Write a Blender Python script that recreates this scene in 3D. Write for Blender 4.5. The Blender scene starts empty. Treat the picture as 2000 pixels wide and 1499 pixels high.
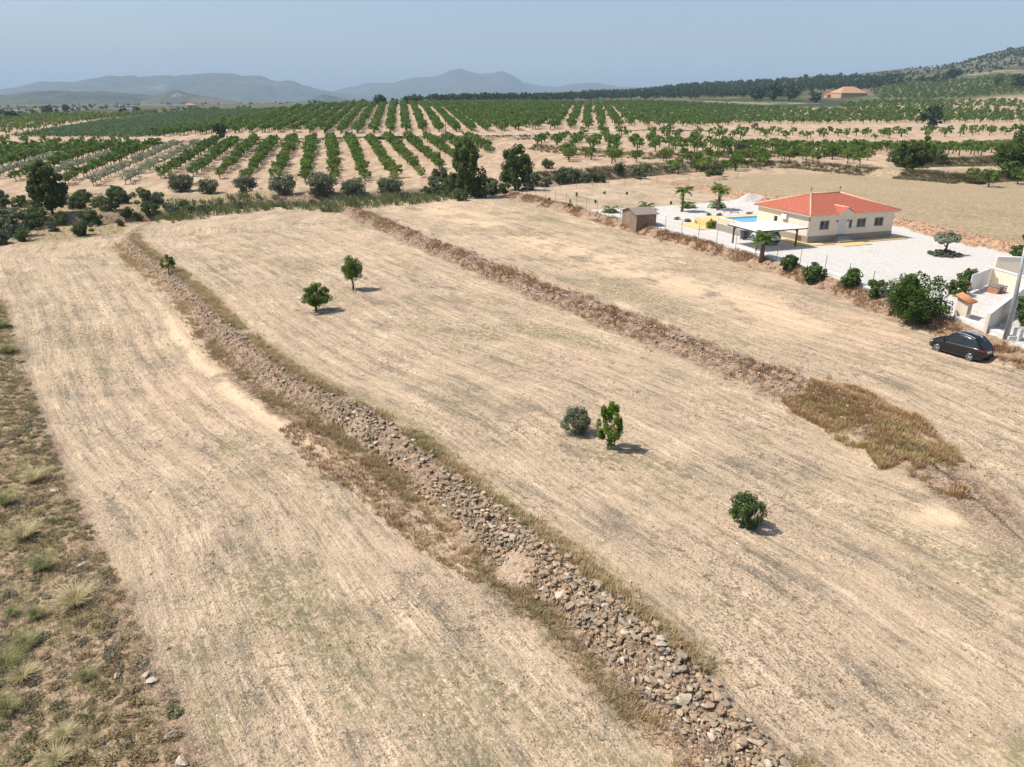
import bpy, bmesh, math, random
import numpy as np
C = bpy.context.scene
R = math.radians
rng = np.random.default_rng(7)
random.seed(7)
# ---------------------------------------------------------------- camera
H = 19.5; FX = 1400.0; PITCH = math.atan((749.5 - 188) / FX)
cP, sP = math.cos(PITCH), math.sin(PITCH)
cam = bpy.data.cameras.new('camera'); cam.sensor_width = 36; cam.lens = 36 * FX / 2000
cam.clip_start = 0.5; cam.clip_end = 60000
camo = bpy.data.objects.new('camera', cam); C.collection.objects.link(camo)
camo.location = (0, 0, H); camo.rotation_euler = (math.pi / 2 - PITCH, 0, 0)
C.camera = camo
# ---------------------------------------------------------------- light
SUN_EL = 56; SUN_AZ = -91                      # azimuth from +Y towards +X
w = bpy.data.worlds.new('World'); C.world = w; w.use_nodes = True
wn = w.node_tree.nodes; wl = w.node_tree.links
sky = wn.new('ShaderNodeTexSky'); sky.sky_type = 'NISHITA'; sky.sun_disc = False
sky.sun_elevation = R(SUN_EL); sky.sun_rotation = R(SUN_AZ)
sky.altitude = 600; sky.air_density = 1.0; sky.dust_density = 3.2; sky.ozone_density = 2.0
wl.new(sky.outputs[0], wn['Background'].inputs[0]); wn['Background'].inputs[1].default_value = 0.122
sl = bpy.data.lights.new('sun', 'SUN'); sl.energy = 4.9; sl.angle = R(0.53); sl.color = (1, .945, .86)
so = bpy.data.objects.new('sun', sl); C.collection.objects.link(so)
sd = (math.cos(R(SUN_EL)) * math.sin(R(SUN_AZ)), math.cos(R(SUN_EL)) * math.cos(R(SUN_AZ)), math.sin(R(SUN_EL)))
from mathutils import Vector, Matrix
so.rotation_euler = Vector(sd).to_track_quat('Z', 'Y').to_euler()
C.view_settings.view_transform = 'Standard'; C.view_settings.look = 'None'
C.view_settings.exposure = 0.3; C.view_settings.gamma = 1.0
try:
    C.cycles.volume_bounces = 0; C.cycles.max_bounces = 5; C.cycles.transparent_max_bounces = 8
except Exception: pass
# ---------------------------------------------------------------- geometry helpers
def un(u, v, z=0.0):
    x = (u - 1000) / FX; yv = (749.5 - v) / FX
    Y = cP + yv * sP; Z = -sP + yv * cP; k = (z - H) / Z
    return x * k, Y * k
def pr(x, y, z):
    d = y * cP - (z - H) * sP; up = y * sP + (z - H) * cP
    return 1000 + FX * x / d, 749.5 - FX * up / d, d
def ss(a, b, t):
    t = np.clip((t - a) / (b - a), 0, 1); return t * t * (3 - 2 * t)
def hsh(i, j, s):
    n = (i * 374761393 + j * 668265263 + s * 974634777) & 0xffffffff
    n = ((n ^ (n >> 13)) * 1274126177) & 0xffffffff
    return ((n ^ (n >> 16)) & 0xffff) / 65535.0
def vnoise(x, y, s=0):
    xi = np.floor(x).astype(np.int64); yi = np.floor(y).astype(np.int64)
    fx = x - xi; fy = y - yi; fx = fx * fx * (3 - 2 * fx); fy = fy * fy * (3 - 2 * fy)
    return (hsh(xi, yi, s) * (1 - fx) + hsh(xi + 1, yi, s) * fx) * (1 - fy) + (hsh(xi, yi + 1, s) * (1 - fx) + hsh(xi + 1, yi + 1, s) * fx) * fy
def fbm(x, y, s=0, o=4):
    r = 0; a = .5
    for k in range(o): r = r + a * vnoise(x * 2 ** k, y * 2 ** k, s + k * 17); a *= .5
    return r
def polydist(pts, X, Y):
    """signed distance (+ to the right of travel), arc length along"""
    best = np.full(X.shape, 1e18); sgn = np.ones(X.shape); arc = np.zeros(X.shape); acc = 0.; n = len(pts) - 1
    for i in range(n):
        ax, ay = pts[i]; bx, by = pts[i + 1]; dx, dy = bx - ax, by - ay; L = math.hypot(dx, dy)
        t = ((X - ax) * dx + (Y - ay) * dy) / (L * L)
        tc = np.clip(t, -1e3 if i == 0 else 0, 1e3 if i == n - 1 else 1)
        d = (X - ax - tc * dx) ** 2 + (Y - ay - tc * dy) ** 2
        m = d < best
        best = np.where(m, d, best)
        sgn = np.where(m, np.where(dx * (Y - ay) - dy * (X - ax) > 0, -1., 1.), sgn)
        arc = np.where(m, acc + tc * L, arc); acc += L
    return sgn * np.sqrt(best), arc, acc
def inpoly(pts, X, Y):
    c = np.zeros(X.shape, bool); n = len(pts); j = n - 1
    for i in range(n):
        xi, yi = pts[i]; xj, yj = pts[j]
        if yi != yj: c ^= ((yi > Y) != (yj > Y)) & (X < (xj - xi) * (Y - yi) / (yj - yi) + xi)
        j = i
    return c
E1 = [un(u, v, .4) for u, v in [(1600,1640),(1460,1499),(1315,1340),(1125,1170),(1015,1080),(910,990),(785,880),(690,820),(600,775),(545,740),(480,690),(425,640),(385,590),(335,545),(285,508),(250,480),(262,452),(330,431)]]
E2 = [un(u, v, 1.2) for u, v in [(1990,1060),(1880,960),(1780,890),(1640,800),(1500,745),(1380,700),(1245,645),(1130,600),(1045,572),(960,532),(880,500),(800,465),(740,440),(690,418)]]
E3 = [un(u, v, 2.0) for u, v in [(2140,780),(2040,728),(1960,690),(1850,645),(1720,600),(1600,552),(1500,522),(1400,492),(1300,464),(1200,438),(1100,408),(1020,388),(965,376)]]
E4 = [un(u, v, 3.0) for u, v in [(2160,528),(2000,490),(1870,463),(1745,430),(1620,408),(1480,386),(1400,372),(1310,356)]]
GU = [un(u, v, .3) for u, v in [(-160,450),(0,432),(150,424),(300,416),(420,404),(560,398),(700,396),(850,386),(930,374),(1050,372),(1150,364),(1300,353),(1400,347)]]
SCRUB = [un(u, v, 0) for u, v in [(-500,500),(-40,545),(8,592),(60,760),(110,900),(165,1010),(230,1130),(290,1260),(350,1400),(398,1540),(430,1640),(-900,1640)]]
# terrain far beyond the gully: (depth, column) table of heights, columns are compass directions
COLS = [-200, 0, 200, 400, 600, 800, 1000, 1200, 1400, 1600, 1800, 2000, 2200]
DEP = [140, 165, 230, 290, 400, 500, 650, 900, 1300, 1700, 2500, 4500, 16000]
VT = {290: [276,276,275,270,266,263,263,268,278,283,284,284,284],
      400: [251,251,251,242,231,226,229,238,250,252,252,252,252],
      500: [239,239,237,224,211,209,211,222,236,236,233,226,220],
      650: [228,228,226,215,207,204,203,208,215,213,205,190,180],
      900: [218,218,216,210,205,201,197,197,195,186,172,155,140],
      1300: [211,211,210,207,203,200,194,187,176,163,145,117,95],
      1700: [208,208,207,205,202,200,194,182,167,150,133,90,55],
      2500: [206,206,205,204,202,200,196,190,185,175,160,130,110],
      4500: [203,203,203,202,201,200,200,200,198,195,190,180,170],
      16000: [196]*13}
def vz(v, y):
    yv = (749.5 - v) / FX; return H + y * (-sP + yv * cP) / (cP + yv * sP)
TZ = np.zeros((len(DEP), len(COLS)))
for i, d in enumerate(DEP):
    for j in range(len(COLS)):
        if d in VT: TZ[i, j] = vz(VT[d][j], d)
lo = [1.0,1.0,1.0,1.0,1.2,1.4,1.8,2.6,3.3,3.6,3.8,4.0,4.2]
TZ[0] = lo
for j in range(len(COLS)):
    t = TZ[3, j]; TZ[1, j] = lo[j] + (t - lo[j]) * .08; TZ[2, j] = lo[j] + (t - lo[j]) * .5
LD = np.log(np.array(DEP, float))
def ztab(X, Y):
    a = 1000 + FX * X / np.maximum(Y, 1) / cP
    cj = np.clip((a + 200) / 200, 0, len(COLS) - 1.001); j = cj.astype(int); fj = cj - j; fj = fj * fj * (3 - 2 * fj)
    ly = np.clip(np.log(np.maximum(Y, 1)), LD[0], LD[-1] - 1e-6)
    i = np.clip(np.searchsorted(LD, ly, side='right') - 1, 0, len(DEP) - 2)
    t = (ly - LD[i]) / (LD[i + 1] - LD[i])
    def g(ii, jj): return TZ[np.clip(ii, 0, len(DEP) - 1), jj]
    def cr(jj):
        p0, p1, p2, p3 = g(i - 1, jj), g(i, jj), g(i + 1, jj), g(i + 2, jj)
        m1 = (p2 - p0) * .5; m2 = (p3 - p1) * .5
        s = p2 - p1; m1 = np.clip(m1, np.minimum(0, 3 * s), np.maximum(0, 3 * s)); m2 = np.clip(m2, np.minimum(0, 3 * s), np.maximum(0, 3 * s))
        return (2*t**3-3*t**2+1)*p1 + (t**3-2*t**2+t)*m1 + (-2*t**3+3*t**2)*p2 + (t**3-t**2)*m2
    return cr(j) * (1 - fj) + cr(j + 1) * fj
# stepped banks of the terraced orchards beyond the gully: polyline px (with its own depth), height
TL = []
def zsmooth(X, Y):
    X = np.asarray(X, float); Y = np.asarray(Y, float)
    d1, a1, _ = polydist(E1, X, Y); d2, a2, L2 = polydist(E2, X, Y); d3, a3, _ = polydist(E3, X, Y); d4, a4, L4 = polydist(E4, X, Y)
    w2 = 1.0 + 9 * (1 - ss(-2, 16, a2)); w3 = 1.0 + 5 * (1 - ss(2, 12, a3))
    z = .95 * ss(-1.3, .9, d1) + .85 * ss(-w2, w2 * .8, d2) + .8 * ss(-w3, w3 * .8, d3) + .95 * ss(-1.6, 1.2, d4) * (1 - ss(L4 - 4, L4 + 6, a4))
    zt = ztab(X, Y)
    k = ss(132, 172, Y + .12 * X)
    z = z * (1 - k) + zt * k
    dg, ag, LG = polydist(GU, X, Y)
    dep = 3.0 * (1 - .65 * ss(60, 150, ag)) * (1 - ss(LG - 10, LG + 12, ag))
    z = z - dep * np.where(dg > 0, np.exp(-(np.abs(dg) / 4.8) ** 2.5), np.exp(-(np.abs(dg) / 3.6) ** 8))
    for P, h, L in TL:
        dt, at_, LL = polydist(P, X, Y)
        z = z + h * (ss(-1.2, 1.2, dt) - .5) * np.exp(-np.abs(dt) / 22) * ss(-12, 2, at_) * (1 - ss(LL - 2, LL + 12, at_))
    return z
def hitf(u, v, f):
    x = (u - 1000) / FX; yv = (749.5 - v) / FX; Y = cP + yv * sP; Z = -sP + yv * cP
    k = np.geomspace(12, 15000, 420)
    for n in (0, 1):
        q = H + k * Z - f(x * k, Y * k); i = max(1, int(np.argmax(q < 0)) if (q < 0).any() else len(k) - 1)
        if n == 0: k = np.linspace(k[i - 1], k[i], 40)
    t = q[i - 1] / (q[i - 1] - q[i]); b = k[i - 1] + (k[i] - k[i - 1]) * float(np.clip(t, 0, 1))
    return x * b, Y * b
for pxs, h in [([(1700,337),(1560,322),(1430,320),(1300,326),(1150,338),(1020,348)], 1.3),
               ([(1700,306),(1560,302),(1400,304),(1250,306),(1150,300),(1040,287)], 1.2),
               ([(2080,340),(1960,346),(1880,352),(1760,340)], 1.2),
               ([(2080,316),(1980,312),(1900,318),(1840,318),(1760,322)], 1.8),
               ([(2080,275),(1950,279),(1800,290),(1560,288),(1420,282)], 1.3),
               ([(1150,268),(1000,270),(880,272),(760,270),(600,276),(420,280),(200,287),(-60,291)], 1.2)]:
    TL.append(([hitf(u, v, lambda a, b: zsmooth(a, b)) for u, v in pxs], h, 0))
def zfull(X, Y):
    """macro terrain + clods and berms"""
    X = np.asarray(X, float); Y = np.asarray(Y, float)
    z = zsmooth(X, Y)
    d1, a1, _ = polydist(E1, X, Y); d2, a2, _ = polydist(E2, X, Y); d3, a3, _ = polydist(E3, X, Y)
    nz = fbm(X * .9, Y * .9, 3); nf = fbm(X * 3.1, Y * 3.1, 9, 3)
    z = z + np.exp(-((d1 + .1) / .85) ** 2) * (.15 + .75 * nz) * .75
    z = z + np.exp(-((d2 + .1) / 1.1) ** 2) * (.1 + .8 * nz) * .6 * ss(3, 12, a2)
    z = z + np.exp(-((d3 + .1) / .8) ** 2) * (.1 + .8 * nz) * .5 * ss(6, 14, a3)
    near = 1 - ss(60, 160, Y)
    rough = .03 + .25 * np.exp(-(d1 / 1.6) ** 2) + .22 * np.exp(-(d2 / 1.6) ** 2) + .2 * np.exp(-(d3 / 1.4) ** 2)
    z = z + (nf - .45) * rough * (.3 + .7 * near)
    z = z + (fbm(X * .12, Y * .12, 31, 3) - .45) * .3 * (1 - ss(.5, 2.5, d3) * (1 - ss(125, 145, Y))) * (1 - .75 * ss(130, 180, Y))
    # ruts
    z = z + near * .05 * np.sin(d1 * 4.2 + 3 * fbm(X * .2, Y * .2, 5, 2)) * ss(.3, .6, fbm(X * .07, Y * .07, 66, 3)) * (np.abs(d1) > 2)
    return z
def g(x, y): return float(zfull(np.array([x]), np.array([y]))[0])
def at(u, v): return hitf(u, v, zfull)
def atz(u, v):
    x, y = at(u, v); return (x, y, g(x, y))
# ---------------------------------------------------------------- object helpers
def tag(o, label=None, cat=None, group=None, kind=None):
    if label: o['label'] = label
    if cat: o['category'] = cat
    if group: o['group'] = group
    if kind: o['kind'] = kind
    return o
def empty(name, loc, rz, label, cat, group=None):
    o = bpy.data.objects.new(name, None); C.collection.objects.link(o); o.empty_display_size = .3
    o.location = loc; o.rotation_euler = (0, 0, rz); return tag(o, label, cat, group)
def mesh_np(name, V, F4, mats, parent=None, smooth=False, mi=None, F3=None):
    V = np.asarray(V, np.float32); me = bpy.data.meshes.new(name)
    n4 = 0 if F4 is None else len(F4); n3 = 0 if F3 is None else len(F3)
    me.vertices.add(len(V)); me.vertices.foreach_set('co', V.ravel())
    li = []; st = []; tt = []
    if n4: li.append(np.asarray(F4, np.int32).ravel()); st.append(np.arange(n4) * 4); tt.append(np.full(n4, 4))
    if n3: li.append(np.asarray(F3, np.int32).ravel()); st.append(n4 * 4 + np.arange(n3) * 3); tt.append(np.full(n3, 3))
    li = np.concatenate(li); me.loops.add(len(li)); me.loops.foreach_set('vertex_index', li.astype(np.int32))
    me.polygons.add(n4 + n3); me.polygons.foreach_set('loop_start', np.concatenate(st).astype(np.int32))
    if mi is not None: me.polygons.foreach_set('material_index', np.asarray(mi, np.int32))
    me.polygons.foreach_set('use_smooth', np.full(n4 + n3, smooth))
    for m in (mats if isinstance(mats, (list, tuple)) else [mats]): me.materials.append(m)
    me.update(calc_edges=True)
    o = bpy.data.objects.new(name, me); C.collection.objects.link(o)
    if parent: o.parent = parent
    return o
class MB:
    """collects boxes, tubes and faces into one mesh"""
    def __init__(s): s.v = []; s.f = []
    def add(s, vs, fs):
        b = len(s.v); s.v += [tuple(p) for p in vs]; s.f += [tuple(b + i for i in f) for f in fs]; return s
    def box(s, x0, x1, y0, y1, z0, z1, M=None):
        vs = [Vector((x, y, z)) for z in (z0, z1) for y in (y0, y1) for x in (x0, x1)]
        if M: vs = [M @ p for p in vs]
        return s.add(vs, [(0,2,3,1),(4,5,7,6),(0,1,5,4),(2,6,7,3),(0,4,6,2),(1,3,7,5)])
    def tube(s, pts, rad, n=8, cap=True):
        pts = [Vector(p) for p in pts]; rad = rad if isinstance(rad, (list, tuple)) else [rad] * len(pts); vs = []
        for i, p in enumerate(pts):
            t = (pts[min(i + 1, len(pts) - 1)] - pts[max(i - 1, 0)]).normalized()
            a = Vector((0, 0, 1)) if abs(t.z) < .9 else Vector((1, 0, 0)); b = t.cross(a).normalized(); c = t.cross(b)
            for k in range(n):
                q = 2 * math.pi * k / n; vs.append(p + (b * math.cos(q) + c * math.sin(q)) * rad[i])
        fs = [(i*n+k, i*n+(k+1)%n, (i+1)*n+(k+1)%n, (i+1)*n+k) for i in range(len(pts)-1) for k in range(n)]
        if cap: fs += [tuple(range(n)), tuple((len(pts)-1)*n + n-1-k for k in range(n))]
        return s.add(vs, fs)
    def build(s, name, mat, parent=None, smooth=False, bevel=0):
        me = bpy.data.meshes.new(name); me.from_pydata(s.v, [], s.f); me.materials.append(mat); me.update()
        bm = bmesh.new(); bm.from_mesh(me); bmesh.ops.recalc_face_normals(bm, faces=bm.faces)
        if bevel: bmesh.ops.bevel(bm, geom=bm.edges[:], offset=bevel, segments=2, affect='EDGES', clamp_overlap=True)
        bm.to_mesh(me); bm.free()
        if smooth: me.polygons.foreach_set('use_smooth', [True] * len(me.polygons))
        o = bpy.data.objects.new(name, me); C.collection.objects.link(o)
        if parent: o.parent = parent
        return o
def copy_tree(o, parent=None):
    c = o.copy(); C.collection.objects.link(c)
    if parent is not None: c.parent = parent
    for ch in list(o.children): copy_tree(ch, c)
    return c
# ---------------------------------------------------------------- materials
def lin(r, gg, b): return tuple((c / 255 / 12.92 if c / 255 <= .04045 else ((c / 255 + .055) / 1.055) ** 2.4) for c in (r, gg, b))
class NT:
    def __init__(s, name, rough=.9):
        s.m = bpy.data.materials.new(name); s.m.use_nodes = True; s.t = s.m.node_tree; s.b = s.t.nodes['Principled BSDF']
        s.b.inputs['Roughness'].default_value = rough
        s.b.inputs['Specular IOR Level'].default_value = .25
    def n(s, typ, **k):
        x = s.t.nodes.new(typ)
        for a, b in k.items():
            if a in x.inputs: x.inputs[a].default_value = b
            else: setattr(x, a, b)
        return x
    def l(s, a, b): s.t.links.new(a, b)
    def co(s, kind='Object'): return s.n('ShaderNodeTexCoord').outputs[kind]
    def map(s, v, sc=(1,1,1), rot=(0,0,0)):
        m = s.n('ShaderNodeMapping'); m.inputs['Scale'].default_value = sc; m.inputs['Rotation'].default_value = rot; s.l(v, m.inputs[0]); return m.outputs[0]
    def noise(s, v, sc, det=4, rough=.6, dist=0):
        x = s.n('ShaderNodeTexNoise', Scale=sc, Detail=det, Roughness=rough, Distortion=dist)
        if v: s.l(v, x.inputs['Vector'])
        return x.outputs['Fac']
    def vor(s, v, sc, out='Distance', feat='F1'):
        x = s.n('ShaderNodeTexVoronoi', Scale=sc); x.feature = feat
        if v: s.l(v, x.inputs['Vector'])
        return x.outputs[out]
    def ramp(s, f, a, b, lo=0., hi=1.):
        x = s.n('ShaderNodeMapRange'); x.interpolation_type = 'SMOOTHSTEP'; s.l(f, x.inputs[0])
        x.inputs[1].default_value = a; x.inputs[2].default_value = b; x.inputs[3].default_value = lo; x.inputs[4].default_value = hi; return x.outputs[0]
    def math(s, op, a, b=None):
        x = s.n('ShaderNodeMath', operation=op)
        for i, q in enumerate((a, b)):
            if q is None: continue
            if isinstance(q, (int, float)): x.inputs[i].default_value = q
            else: s.l(q, x.inputs[i])
        return x.outputs[0]
    def mix(s, f, a, b, bt='MIX'):
        x = s.n('ShaderNodeMix', data_type='RGBA', blend_type=bt)
        for i, q in ((0, f), (6, a), (7, b)):
            if isinstance(q, (int, float)): x.inputs[i].default_value = q
            elif isinstance(q, tuple): x.inputs[i].default_value = (*q[:3], 1)
            else: s.l(q, x.inputs[i])
        return x.outputs[2]
    def attr(s, name, out='Fac'): return s.n('ShaderNodeAttribute', attribute_name=name).outputs[out]
    def col(s, c):
        if isinstance(c, tuple): s.b.inputs['Base Color'].default_value = (*c[:3], 1)
        else: s.l(c, s.b.inputs['Base Color'])
        return s
    def bump(s, h, strength=.5, dist=.05):
        b = s.n('ShaderNodeBump', Strength=strength, Distance=dist); s.l(h, b.inputs['Height']); s.l(b.outputs[0], s.b.inputs['Normal']); return s
def plain(name, c, rough=.7, var=.12, sc=6., bump=.15, metal=0, spec=.3):
    m = NT(name, rough); v = m.co(); f = m.noise(v, sc, 5)
    m.col(m.mix(m.ramp(f, .3, .7), tuple(x * (1 - var) for x in c), tuple(min(1, x * (1 + var)) for x in c)))
    if bump: m.bump(f, bump, .02)
    m.b.inputs['Metallic'].default_value = metal; m.b.inputs['Specular IOR Level'].default_value = spec
    return m.m
def leafmat(name, c1, c2, trans=.35, c3=None):
    m = NT(name, .6); geo = m.n('ShaderNodeNewGeometry'); oi = m.n('ShaderNodeObjectInfo')
    c = m.mix(geo.outputs['Random Per Island'], c1, c2)
    f = m.noise(m.co(), .9, 2); c = m.mix(m.ramp(f, .35, .7, 0, .5), c, tuple(x * .75 for x in c1))
    if c3: c = m.mix(m.ramp(oi.outputs['Random'], .55, .95), c, c3)
    m.b.inputs['Specular IOR Level'].default_value = .05; m.col(c); tr = m.n('ShaderNodeBsdfTranslucent'); m.l(c, tr.inputs[0]); mx = m.n('ShaderNodeMixShader', Fac=trans)
    m.l(m.b.outputs[0], mx.inputs[1]); m.l(tr.outputs[0], mx.inputs[2]); m.l(mx.outputs[0], m.t.nodes['Material Output'].inputs[0])
    return m.m
# ---------------------------------------------------------------- ground material
def ground_material():
    m = NT('dry field ground', .95); m.b.inputs['Specular IOR Level'].default_value = .1
    v = m.co(); fl = m.attr('flow', 'Vector')
    big = m.noise(v, .055, 4, .6); mid = m.noise(v, .35, 5, .65); small = m.noise(v, 2.2, 5, .7); fine = m.noise(v, 9., 4, .75)
    st1 = m.noise(m.map(fl, (2.3, .17, 1)), 1., 5, .65); st2 = m.noise(m.map(fl, (.55, .045, 1)), 1., 4, .6)
    pale = (.70, .53, .36); tan = (.505, .375, .25); grey = (.25, .20, .14); rose = (.60, .42, .28)
    f = m.math('ADD', m.math('MULTIPLY', st1, .44), m.math('ADD', m.math('MULTIPLY', st2, .26), m.math('MULTIPLY', mid, .38)))
    base = m.mix(m.ramp(f, .43, .545), grey, tan); base = m.mix(m.ramp(f, .55, .66), base, pale)
    base = m.mix(m.ramp(big, .52, .66, 0, .55), base, rose)
    dens = m.ramp(m.noise(v, .16, 4, .65), .4, .62)
    st3 = m.noise(m.map(fl, (5.5, .5, 1)), 1., 4, .7); base = m.mix(m.math('MULTIPLY', m.ramp(st3, .52, .62), m.math('ADD', m.math('MULTIPLY', m.ramp(mid, .42, .6), .4), .06)), base, (.20, .155, .10))
    base = m.mix(m.math('MULTIPLY', m.ramp(st3, .46, .36), .28), base, (.74, .56, .375))
    # speckle of pebbles, straw and little dead weeds
    sp = m.ramp(small, .52, .64); base = m.mix(m.math('MULTIPLY', sp, m.math('ADD', m.math('MULTIPLY', dens, .6), .2)), base, (.15, .115, .08))
    sp2 = m.ramp(fine, .53, .60); base = m.mix(m.math('MULTIPLY', sp2, m.math('ADD', m.math('MULTIPLY', dens, .55), .3)), base, (.13, .10, .075))
    sp3 = m.ramp(m.noise(v, 15., 3, .7), .58, .64); base = m.mix(m.math('MULTIPLY', sp3, .65), base, (.78, .68, .55))
    # separate little dead tufts and stones: round dots, one per cell, denser in patches
    for sc_, r0, col_, am in ((7.5, .30, (.13, .10, .065), .7), (3.3, .17, (.13, .11, .06), .7), (10., .28, (.80, .66, .50), .5)):
        vo = m.n('ShaderNodeTexVoronoi', Scale=sc_); m.l(v, vo.inputs['Vector']); cs = m.n('ShaderNodeSeparateColor'); m.l(vo.outputs['Color'], cs.inputs[0])
        dot = m.math('MULTIPLY', m.ramp(vo.outputs['Distance'], r0, r0 * .55), m.math('GREATER_THAN', m.math('ADD', cs.outputs[0], m.math('MULTIPLY', dens, .42)), .78))
        base = m.mix(m.math('MULTIPLY', dot, am), base, col_)
    # green / olive weeds
    gr = m.math('MULTIPLY', m.ramp(m.noise(m.map(fl, (.24, .10, 1)), 1., 5, .7), .53, .63), m.ramp(m.noise(v, 1.6, 5, .8), .47, .60))
    base = m.mix(m.math('MULTIPLY', gr, .7), base, (.235, .205, .09))
    g2 = m.math('MULTIPLY', m.ramp(m.noise(m.map(fl, (.11, .04, 1)), 1., 6, .7), .52, .61), m.ramp(m.noise(v, 3.5, 4, .8), .44, .58)); base = m.mix(m.math('MULTIPLY', g2, .8), base, (.195, .175, .09))
    # masks
    pl = m.math('MULTIPLY', m.attr('m_pale'), m.ramp(mid, .25, .5)); base = m.mix(pl, base, (.70, .52, .34))
    veg = m.math('MULTIPLY', m.attr('m_veg'), m.ramp(small, .36, .6)); base = m.mix(veg, base, (.12, .13, .055))
    dry = m.mix(m.ramp(m.noise(v, 2.4, 6, .8), .40, .60), (.20, .155, .085), (.47, .365, .22)); base = m.mix(m.attr('m_dry'), base, dry)
    base = m.mix(m.math('MULTIPLY', m.attr('m_brn'), .9), base, m.mix(m.ramp(m.noise(v, 4., 5, .8), .4, .6), (.115, .09, .05), (.30, .225, .13)))
    orch = m.mix(m.ramp(m.noise(m.map(v, (1, .35, 1)), .35, 5, .7), .4, .65), (.38, .265, .17), (.52, .39, .27)); base = m.mix(m.attr('m_orch'), base, orch)
    scr = m.mix(m.ramp(m.noise(v, 3.3, 6, .8), .42, .58), (.13, .10, .06), (.47, .33, .21)); scr = m.mix(m.math('MULTIPLY', sp2, .5), scr, (.12, .10, .07))
    scr = m.mix(m.math('MULTIPLY', m.ramp(m.noise(v, .45, 5, .75), .46, .6, 0, .85), m.ramp(small, .35, .55)), scr, (.19, .16, .075))
    base = m.mix(m.attr('m_scrub'), base, scr)
    bnk = m.mix(m.ramp(small, .38, .62), (.15, .105, .07), (.42, .285, .185)); bnk = m.mix(sp2, bnk, (.11, .09, .07)); bnk = m.mix(sp3, bnk, (.62, .52, .42))
    base = m.mix(m.attr('m_bank'), base, bnk)
    rb = m.mix(m.ramp(m.noise(v, 1.7, 5, .7), .38, .62), (.28, .165, .10), (.52, .33, .21)); base = m.mix(m.attr('m_red'), base, rb)
    yd = m.mix(m.ramp(m.noise(v, 5., 6, .8), .35, .65), (.51, .48, .435), (.67, .635, .585)); yd = m.mix(m.ramp(m.noise(v, .25, 4, .7), .52, .68, 0, .3), yd, (.45, .40, .35))
    base = m.mix(m.attr('m_yard'), base, yd)
    # patchwork of far plots
    cc = m.n('ShaderNodeSeparateColor'); m.l(m.vor(m.map(v, (1, .45, 1), (0, 0, .4)), .011, 'Color'), cc.inputs[0]); q = cc.outputs[0]
    fp = m.mix(m.ramp(q, .25, .35), (.05, .065, .025), (.15, .12, .07)); fp = m.mix(m.ramp(q, .5, .55), fp, (.21, .165, .10)); fp = m.mix(m.ramp(q, .7, .75), fp, (.15, .15, .07)); fp = m.mix(m.ramp(q, .86, .9), fp, (.27, .24, .14))
    fp = m.mix(m.ramp(m.noise(v, .05, 5, .8), .44, .54, 0, .85), fp, (.055, .065, .03))
    base = m.mix(m.attr('m_far'), base, fp)
    rk = m.mix(m.ramp(m.noise(v, .03, 6, .75), .42, .56), (.055, .065, .03), (.17, .15, .12)); base = m.mix(m.attr('m_rock'), base, rk)
    m.col(base)
    hgt = m.math('ADD', m.math('MULTIPLY', small, 1.), m.math('ADD', m.math('MULTIPLY', fine, .45), m.math('ADD', m.math('MULTIPLY', st1, .5), m.math('MULTIPLY', st3, .7))))
    m.bump(hgt, 1., .16)
    return m.m
def poly(L, z): return [un(u, v, z) for u, v in L]
YARD = poly([(1108,411),(1300,400.5),(1400,392),(1480,384),(1620,410),(1745,436),(1870,468),(2000,492),(2160,528),(2200,760),(2100,715),(1990,676),(1940,660),(1890,641),(1810,612),(1735,588),(1700,577),(1600,546),(1520,521),(1440,498),(1330,470),(1240,445),(1180,430)], 2.7)
HOLP = poly([(1500,752),(1600,768),(1680,778),(1735,812),(1790,832),(1840,885),(1862,895),(1890,950),(1875,985),(1815,955),(1775,905),(1720,915),(1690,875),(1640,862),(1600,825),(1550,800)], 1.2)
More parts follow.
